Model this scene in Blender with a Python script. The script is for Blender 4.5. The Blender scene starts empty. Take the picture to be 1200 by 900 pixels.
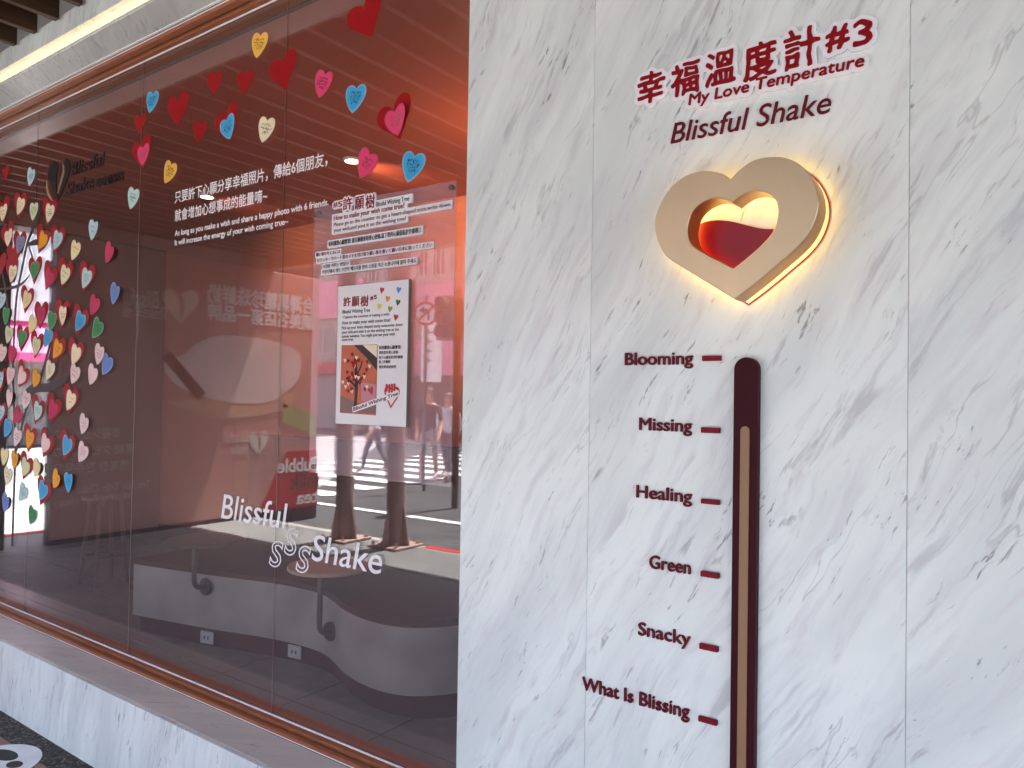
import bpy, math, random
import numpy as np
from mathutils import Vector, Matrix
rnd = random.Random(7)
sc = bpy.context.scene
R = math.radians

# ------------------------------------------------------------------ camera, sky, sun, exposure
cam = bpy.data.cameras.new('camera')
cam.sensor_width = 36.0
cam.lens = 26.4
cam.clip_start = 0.02
cam.clip_end = 600
camo = bpy.data.objects.new('camera', cam)
sc.collection.objects.link(camo)
yaw, pitch, roll = R(35.5808), R(1.0807), R(0.9626)
cy, sy, cp, sp, cr, sr = math.cos(yaw), math.sin(yaw), math.cos(pitch), math.sin(pitch), math.cos(roll), math.sin(roll)
f0, r0, u0 = Vector((-sy, cy, 0)), Vector((cy, sy, 0)), Vector((0, 0, 1))
fw = f0*cp + u0*sp
up = u0*cp - f0*sp
rt = r0*cr + up*sr
up2 = up*cr - r0*sr
camo.matrix_world = Matrix(((rt.x, up2.x, -fw.x, 0), (rt.y, up2.y, -fw.y, 0), (rt.z, up2.z, -fw.z, 1.5), (0, 0, 0, 1)))
sc.camera = camo

SUN_EL, SUN_AZ = R(71), math.atan2(0.14, -0.99)      # azimuth clockwise from +Y
world = bpy.data.worlds.new('World')
sc.world = world
world.use_nodes = True
wn = world.node_tree
sky = wn.nodes.new('ShaderNodeTexSky')
sky.sky_type = 'NISHITA'
sky.sun_disc = False
sky.sun_elevation = SUN_EL
sky.sun_rotation = SUN_AZ
sky.air_density = 0.8
sky.dust_density = 3.0
sky.ozone_density = 0.7
wn.links.new(sky.outputs[0], wn.nodes['Background'].inputs[0])
wn.nodes['Background'].inputs[1].default_value = 0.10
sun = bpy.data.lights.new('sun', 'SUN')
sun.energy = 3.6
sun.angle = R(0.5)
sun.color = (1.0, 0.995, 0.94)
suno = bpy.data.objects.new('sun', sun)
sc.collection.objects.link(suno)
sd = Vector((math.sin(SUN_AZ)*math.cos(SUN_EL), math.cos(SUN_AZ)*math.cos(SUN_EL), math.sin(SUN_EL)))
suno.rotation_euler = sd.to_track_quat('Z', 'Y').to_euler()
suno.location = sd*40
sc.view_settings.view_transform = 'Standard'
sc.view_settings.look = 'None'
sc.view_settings.exposure = 3.75
sc.view_settings.gamma = 1.0
sc.cycles.transparent_max_bounces = 24
sc.cycles.max_bounces = 8
sc.cycles.diffuse_bounces = 4
sc.cycles.glossy_bounces = 4
sc.cycles.caustics_reflective = False
sc.cycles.caustics_refractive = False
sc.cycles.sample_clamp_indirect = 4.0

# ------------------------------------------------------------------ measured data (metres; wall plane y = 1.5, glass y = 1.736)
NOTES=[[-4.7509,2.4834,8,'cream',0,[-4.7553,2.4942,12]],[-4.5333,2.4922,-14,'cream',0,[-4.5429,2.4966,-10]],[-4.3683,2.4427,-4,'pale green',0,None],[-4.1828,2.4095,-16,'cream',0,[-4.1924,2.4181,-12]],[-4.4156,2.6329,-18,'pale blue',0,None],[-4.6731,2.3362,8,'cream',0,[-4.689,2.35,12]],[-4.5224,2.2825,-12,'grey blue',0,[-4.5373,2.2865,-8]],[-4.2523,2.2749,-30,'orange',0,[-4.2667,2.279,-26]],[-4.084,2.2579,-18,'pale blue',0,[-4.0934,2.2614,-14]],[-4.6072,2.1324,-6,'cream',0,[-4.6233,2.1498,-2]],[-4.3355,2.126,-6,'green',0,[-4.3349,2.1281,-2]],[-4.1691,2.0689,-32,'crimson',0,[-4.1695,2.0797,-28]],[-3.9952,2.074,-24,'cream green',0,[-4.0003,2.0828,-20]],[-4.7422,1.9912,-14,'pale blue',0,None],[-4.4209,1.976,-18,'pale yellow',0,[-4.4253,1.9779,-14]],[-4.6741,1.9032,-6,'green',0,None],[-4.6346,1.7992,-8,'pale green',0,None],[-4.2451,1.8854,-8,'crimson',0,[-4.2497,1.887,-4]],[-4.3473,1.8411,-20,'pale yellow',0,None],[-4.125,1.8511,-18,'green',0,None],[-3.9976,1.8717,-10,'cream',0,[-4.0119,1.8802,-6]],[-4.4636,1.7713,-14,'green',0,[-4.4627,1.7723,-10]],[-4.2915,1.7261,-18,'pale green',0,[-4.2914,1.7337,-14]],[-4.1616,1.7651,-16,'blue',0,None],[-4.052,1.704,-28,'orange',0,[-4.0551,1.7092,-24]],[-4.7101,1.6984,-20,'pale pink',0,None],[-4.5876,1.6903,-16,'crimson',0,None],[-4.5959,1.5729,-8,'pale pink',0,None],[-4.7214,1.5544,-8,'pale blue',0,[-4.7251,1.5501,-4]],[-4.4585,1.5702,-36,'pale pink',0,[-4.4526,1.5729,-32]],[-4.2855,1.5564,-30,'orange',0,None],[-4.1274,1.6004,-20,'cream',0,None],[-4.5993,1.449,-16,'pale pink',0,None],[-4.7138,1.3682,-8,'pale blue',0,[-4.7174,1.3609,-4]],[-4.395,1.4461,-18,'pale pink',0,None],[-4.4951,1.3614,-40,'crimson',0,None],[-4.2547,1.3873,-24,'pale teal',0,[-4.2576,1.3916,-20]],[-4.0818,1.3993,-24,'crimson',0,[-4.0821,1.4035,-20]],[-4.6144,1.2871,-14,'blue',0,None],[-4.4871,1.244,-10,'pale pink',0,None],[-4.3404,1.2407,-18,'orange',0,[-4.3401,1.2424,-14]],[-4.1593,1.2238,-28,'pale pink',0,[-4.1496,1.2237,-24]],[-4.6443,1.1313,-3,'pale yellow',0,None],[-4.5128,1.1208,-18,'orange',0,None],[-4.5942,1.0299,-8,'cream',0,None],[-4.3836,1.0894,-26,'pale green',0,[-4.3782,1.0933,-22]],[-4.2466,1.0947,-26,'pale yellow',0,None],[-4.0259,1.0529,-34,'orange',0,None],[-4.4015,0.9557,-28,'pale teal',0,None],[-4.1682,0.9847,-24,'blue',0,[-4.1679,0.9791,-20]],[-4.6124,0.8818,-22,'muted blue',0,None],[-4.2843,0.8469,-22,'green',0,None],[-3.8908,1.05,-3,'blue',0,None],[-3.9219,1.2272,-22,'blue',0,[-3.9267,1.2264,-18]],[-3.76,1.2028,-24,'pale pink',0,None],[-3.7559,1.3375,-26,'pale pink',0,None],[-3.8959,1.4495,-20,'cream',0,[-3.9053,1.4515,-16]],[-3.8621,1.5788,-22,'pale pink',0,None],[-3.6855,1.574,-24,'pale pink',0,None],[-3.8581,1.6744,-20,'cream',0,[-3.8674,1.6775,-16]],[-3.6244,1.6698,-20,'pale pink',0,None],[-3.5496,1.6209,-24,'muted blue',0,None],[-3.8221,1.8339,-24,'blue',0,[-3.827,1.8375,-20]],[-3.6866,1.9039,-28,'crimson',0,None],[-3.6491,1.7926,-32,'green',0,None],[-3.4926,1.9457,-26,'muted blue',0,None],[-3.7714,2.0397,-22,'pale teal',0,[-3.7764,2.0461,-18]],[-3.8924,2.1866,-22,'pale yellow',0,None],[-3.716,2.2669,-18,'pale blue',0,None],[-3.5562,2.1396,-38,'crimson',0,None],[-3.2128,2.774,-6,'blue',1,None],[-3.2736,2.5499,6,'pink',1,[-3.2894,2.5623,12]],[-3.0574,2.4368,-22,'yellow orange',1,None],[-3.357,2.3684,-16,'pale teal',1,None],[-2.64,2.5471,14,'blue',1,[-2.6446,2.5642,20]],[-2.4003,2.4925,-16,'cream',1,None],[-2.4535,2.8278,-10,'yellow orange',1,None],[-2.0814,2.5917,-20,'pink',1,None],[-1.9139,2.5029,-6,'blue',1,None],[-1.7171,2.3862,12,'pink',1,[-1.7214,2.3928,18]],[-1.8555,2.2709,-36,'pink',1,None],[-1.6437,2.2257,-16,'blue',1,None]]
REDS=[[-4.743,2.7074,10,0.08,0],[-3.315,2.6997,-6,0.085,1],[-2.8441,2.5721,-14,0.09,1],[-2.7456,2.7506,-8,0.09,1],[-2.541,2.7056,-8,0.095,1],[-3.0078,2.6968,0,0.14,1],[-2.3027,2.6886,10,0.14,1],[-1.8684,2.7671,20,0.15,1],[-4.62,2.2294,-5,0.14,0],[-4.7854,2.1924,-5,0.15,0]]
LABELS=[{'s': 'Blooming','x': -0.7636,'z': 1.5777,'w': 0.1568,'h': 0.0264},{'s': 'Missing','x': -0.7267,'z': 1.4358,'w': 0.1194,'h': 0.0263},{'s': 'Healing','x': -0.7314,'z': 1.2885,'w': 0.126,'h': 0.0263},{'s': 'Green','x': -0.6984,'z': 1.14,'w': 0.0917,'h': 0.0269},{'s': 'Snacky','x': -0.7227,'z': 0.9924,'w': 0.1179,'h': 0.0267},{'s': 'What Is Blissing','x': -0.8599,'z': 0.8423,'w': 0.2547,'h': 0.0275}]
TICKS=[[-0.5849,-0.545,1.5837,1.5943],[-0.5853,-0.5457,1.4354,1.4466],[-0.5838,-0.5445,1.2897,1.2995],[-0.5828,-0.5436,1.1402,1.1515],[-0.5835,-0.544,0.9918,1.0035],[-0.5839,-0.5441,0.8441,0.8548]]
TITLE=[['幸',-0.7418,-0.676,2.1477,2.2198],['福',-0.6624,-0.5974,2.1486,2.2207],['溫',-0.5865,-0.5202,2.1518,2.2246],['度',-0.5058,-0.4379,2.1467,2.2223],['計',-0.4266,-0.3566,2.1476,2.2293],['#',-0.349,-0.3052,2.1659,2.2138],['3',-0.3008,-0.2658,2.1634,2.2128]]
TITLE2={'s': 'My Love Temperature','x': -0.6211,'z': 2.1254,'w': 0.3413,'h': 0.0227}
SHAKE={'s': 'Blissful Shake','x': -0.6625,'z': 2.0524,'w': 0.3246,'h': 0.0424}
GLASST=[{'s': '只要許下心願分享幸福照片，傳給6個朋友，','x': -3.0124,'z': 2.2993,'w': 0.9627,'h': 0.0486},{'s': '就會增加心想事成的能量唷~','x': -3.0087,'z': 2.2212,'w': 0.6254,'h': 0.0474},{'s': 'As long as you make a wish and share a happy photo with 6 friends.','x': -3.0059,'z': 2.1604,'w': 0.9676,'h': 0.0226},{'s': 'It will increase the energy of your wish coming true~','x': -3.0038,'z': 2.1205,'w': 0.7481,'h': 0.0225}]
BIG=[{'s': 'Blissful','x': -2.6259,'z': 1.0143,'w': 0.4039,'h': 0.0926},{'s': 'Shake','x': -2.0868,'z': 0.9257,'w': 0.3437,'h': 0.0884}]
ESS=[[-2.3226,-2.2409,0.8704,0.9699],[-2.2381,-2.1588,0.9239,1.0236],[-2.1712,-2.0901,0.8719,0.9712]]
LOGO=[{'s': 'Blissful','x': -3.9525,'z': 2.565,'w': 0.3335,'h': 0.0646},{'s': 'Shake','x': -3.9951,'z': 2.4751,'w': 0.2769,'h': 0.0606},{'s': '幸福搖搖','x': -3.691,'z': 2.4677,'w': 0.2502,'h': 0.0392}]
LOGOHEART=[-4.2109,-3.9652,2.4629,2.6724]
WISH=[['#',-1.9888,-1.9673,2.1388,2.1564],['5',-1.9652,-1.9439,2.1385,2.156],['許',-1.9397,-1.8936,2.1233,2.1651],['願',-1.8813,-1.8384,2.1171,2.1599],['樹',-1.8305,-1.7886,2.1132,2.1583]]
WISHT=[{'s': 'Blissful Wishing Tree','x': -1.7823,'z': 2.1145,'w': 0.1477,'h': 0.0155},{'s': 'How to make your wish come true?','x': -1.984,'z': 2.0945,'w': 0.3292,'h': 0.016},{'s': 'Please go to the counter to get a heart-shaped note,write down','x': -1.9834,'z': 2.074,'w': 0.5181,'h': 0.0125},{'s': 'your wish,and post it on the wishing tree!','x': -1.9828,'z': 2.0545,'w': 0.3346,'h': 0.0125}]
STRIPS=[{'s': '如何讓您心願實現! 請至櫃檯索取愛心便條,寫下您的心願張貼於許願樹上','x': -2.0086,'z': 2.008,'w': 0.4291,'h': 0.0165},{'s': '願い事を叶えるには','x': -2.0714,'z': 1.9795,'w': 0.1221,'h': 0.0125},{'s': 'カウンターでハート型のメモを受け取り願い事を書いて願いの木に貼ってください','x': -2.0663,'z': 1.9585,'w': 0.5324,'h': 0.013},{'s': '소원을 이루는 방법은?','x': -2.0348,'z': 1.9355,'w': 0.1285,'h': 0.0125},{'s': '카운터에서 하트 모양의 메모지를 받아 소원을 적고 소원나무에 붙여 주세요','x': -2.0386,'z': 1.9155,'w': 0.4385,'h': 0.014}]
POSTT=[{'s': 'Blissful Wishing Tree','x': -1.9213,'z': 1.7729,'w': 0.1302,'h': 0.0114},{'s': '-Capture the moment of making a wish-','x': -1.9208,'z': 1.7564,'w': 0.2197,'h': 0.0086},{'s': 'How to make your wish come true!','x': -1.922,'z': 1.7361,'w': 0.2238,'h': 0.0114},{'s': 'Pick up your heart shaped sticky note,write down','x': -1.9233,'z': 1.7201,'w': 0.2781,'h': 0.0097},{'s': 'your wish,and stick it on the wishing tree at the','x': -1.9229,'z': 1.7057,'w': 0.2625,'h': 0.0097},{'s': 'corner window. You might just see your wish','x': -1.9224,'z': 1.6917,'w': 0.2452,'h': 0.0097},{'s': 'come true.','x': -1.922,'z': 1.6809,'w': 0.0558,'h': 0.0097},{'s': '如何讓您心願實現?','x': -1.7464,'z': 1.6483,'w': 0.0977,'h': 0.0115},{'s': '領取您的愛心便條','x': -1.746,'z': 1.6333,'w': 0.0844,'h': 0.0099},{'s': '寫下心願並貼到許願樹','x': -1.7456,'z': 1.6179,'w': 0.1046,'h': 0.0098},{'s': '點上許願燈','x': -1.7452,'z': 1.6038,'w': 0.0498,'h': 0.0098},{'s': '期待夢想成真吧!','x': -1.7447,'z': 1.5876,'w': 0.0758,'h': 0.0098}]
POSTG=[['許',-1.9181,-1.883,1.7957,1.8258],['願',-1.877,-1.8426,1.7934,1.8262],['樹',-1.8358,-1.7996,1.791,1.8246],['#',-1.7907,-1.7775,1.8107,1.8236],['5',-1.7751,-1.7611,1.8126,1.8248]]
PDOTS=[[-1.7388,1.8374,'red'],[-1.6647,1.8333,'blue'],[-1.7122,1.8079,'amber'],[-1.6667,1.7937,'green'],[-1.7487,1.7859,'yellow'],[-1.7009,1.7751,'olive'],[-1.6749,1.7475,'red']]
PPHOTO=[[-1.9225,1.6673],[-1.7525,1.6626],[-1.9243,1.4416],[-1.7543,1.4372]]
PHAND=[[-1.7043,1.5241],[-1.777,1.515],[-1.7024,1.4557],[-1.6527,1.5075]]
PLINE=[[-1.8549,1.4492],[-1.6527,1.5047]]
PTREE=[[-1.8437,1.4465],[-1.8457,1.5705],[-1.8968,1.5469],[-1.807,1.5469],[-1.8596,1.6062]]
HOUT=[[-0.5015,1.9304],[-0.5154,1.9415],[-0.5314,1.9488],[-0.5516,1.954],[-0.5763,1.9545],[-0.6014,1.9481],[-0.6268,1.9302],[-0.646,1.9052],[-0.6558,1.882],[-0.6586,1.8618],[-0.6543,1.8347],[-0.6416,1.8068],[-0.6248,1.7869],[-0.5779,1.7547],[-0.5327,1.7248],[-0.491,1.6969],[-0.4476,1.7276],[-0.411,1.7563],[-0.3756,1.7853],[-0.3548,1.8103],[-0.343,1.8379],[-0.3395,1.8627],[-0.3434,1.8886],[-0.3558,1.9159],[-0.3734,1.9371],[-0.3949,1.9518],[-0.4167,1.9589],[-0.4426,1.9608],[-0.4651,1.9563],[-0.486,1.9437]]
HIN=[[-0.4982,1.8839],[-0.5108,1.8919],[-0.5308,1.8978],[-0.5509,1.8952],[-0.5692,1.8858],[-0.5815,1.8716],[-0.5875,1.8492],[-0.586,1.829],[-0.5778,1.8103],[-0.5578,1.7944],[-0.5253,1.7748],[-0.4936,1.7565],[-0.4669,1.775],[-0.4408,1.7958],[-0.4218,1.8162],[-0.4133,1.8357],[-0.4109,1.8577],[-0.4159,1.877],[-0.4288,1.8912],[-0.4494,1.8995],[-0.4683,1.8996],[-0.4855,1.8925]]
LIQ=[[-0.5934,1.8704],[-0.5784,1.8736],[-0.5529,1.8729],[-0.5236,1.866],[-0.495,1.8552],[-0.467,1.8455],[-0.4428,1.841]]
TREE=[[[-4.2848,2.4798],[-4.3485,2.3799],[-4.4345,2.285],[-4.4982,2.1394],[-4.5524,1.9952],[-4.569,1.7637],[-4.5672,1.578]],[[-4.8196,2.3116],[-4.7516,2.1609],[-4.685,2.0131],[-4.6268,1.8123],[-4.5672,1.578]],[[-4.4345,2.285],[-4.3782,2.2109],[-4.3113,2.1145]],[[-4.802,2.064],[-4.6437,2.0575],[-4.4935,2.0698],[-4.3922,2.1122]],[[-4.0882,1.801],[-4.1492,1.716],[-4.2005,1.6117],[-4.2734,1.5235],[-4.3683,1.4331],[-4.4424,1.3045],[-4.4963,1.1653]],[[-4.5672,1.578],[-4.5469,1.4392],[-4.5268,1.3015],[-4.5069,1.1647]],[[-4.5069,1.1647],[-4.5126,0.9355],[-4.5152,0.6611]],[[-4.4339,2.2758],[-4.3218,2.2775],[-4.2021,2.2558]]]
BRANCH=[[-4.4536,1.4726],[-4.3341,1.5322],[-4.2545,1.5369],[-4.1572,1.5371],[-4.0452,1.5545],[-3.92,1.5881],[-3.9533,1.5459],[-4.0426,1.5116],[-4.1545,1.4934],[-4.2712,1.488],[-4.3503,1.4693]]
PIL={'l1': [-2.9643,2.5396,1.5047,0.2118],'l2': [-2.9701,2.3359,1.5052,0.1897],'bl': [-0.8852,2.4024,0.3961,0.1846],'sh': [-0.9757,2.2663,0.4829,0.1862],'jp1': [-0.5004,1.0141,0.6414,0.115],'jp2': [-0.6656,0.852,0.8023,0.099],'kr': [-0.5983,0.6817,0.7308,0.1072],'vn1': [-0.8427,0.4795,0.7346,0.0824],'vn2': [-0.5888,0.3732,0.7135,0.0803],'bub': [-3.1058,0.5189,0.6471,0.1687],'milk': [-3.112,0.2974,0.4663,0.1912],'tea': [-3.1172,0.099,0.3599,0.1575],'sm': [-2.0322,0.92,0.3227,0.1334],'sm2': [-2.0358,0.7863,0.2327,0.1129],'heart': [-1.3441,-0.9229,2.2668,2.6545],'heart2': [-2.3237,-2.044,0.7579,1.049],'bowl': [[-0.9582,1.8227],[-1.0919,1.5938],[-1.5643,1.4284],[-2.2604,1.3924],[-2.7029,1.6342],[-2.7895,1.9111],[-2.691,2.0699],[-2.2394,2.1678],[-1.6763,2.1764],[-1.3341,2.0628],[-1.1834,1.9287]],'base': [[-0.9985,1.405],[-1.1999,1.3113],[-1.7922,1.2093],[-2.5151,1.3079],[-2.7729,1.5263]],'green': [[-2.5256,1.3936],[-3.0858,1.2165],[-3.0932,0.9467],[-2.5326,1.1362]],'red': [[-2.4654,0.7751],[-2.1855,-0.3512]]}
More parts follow.
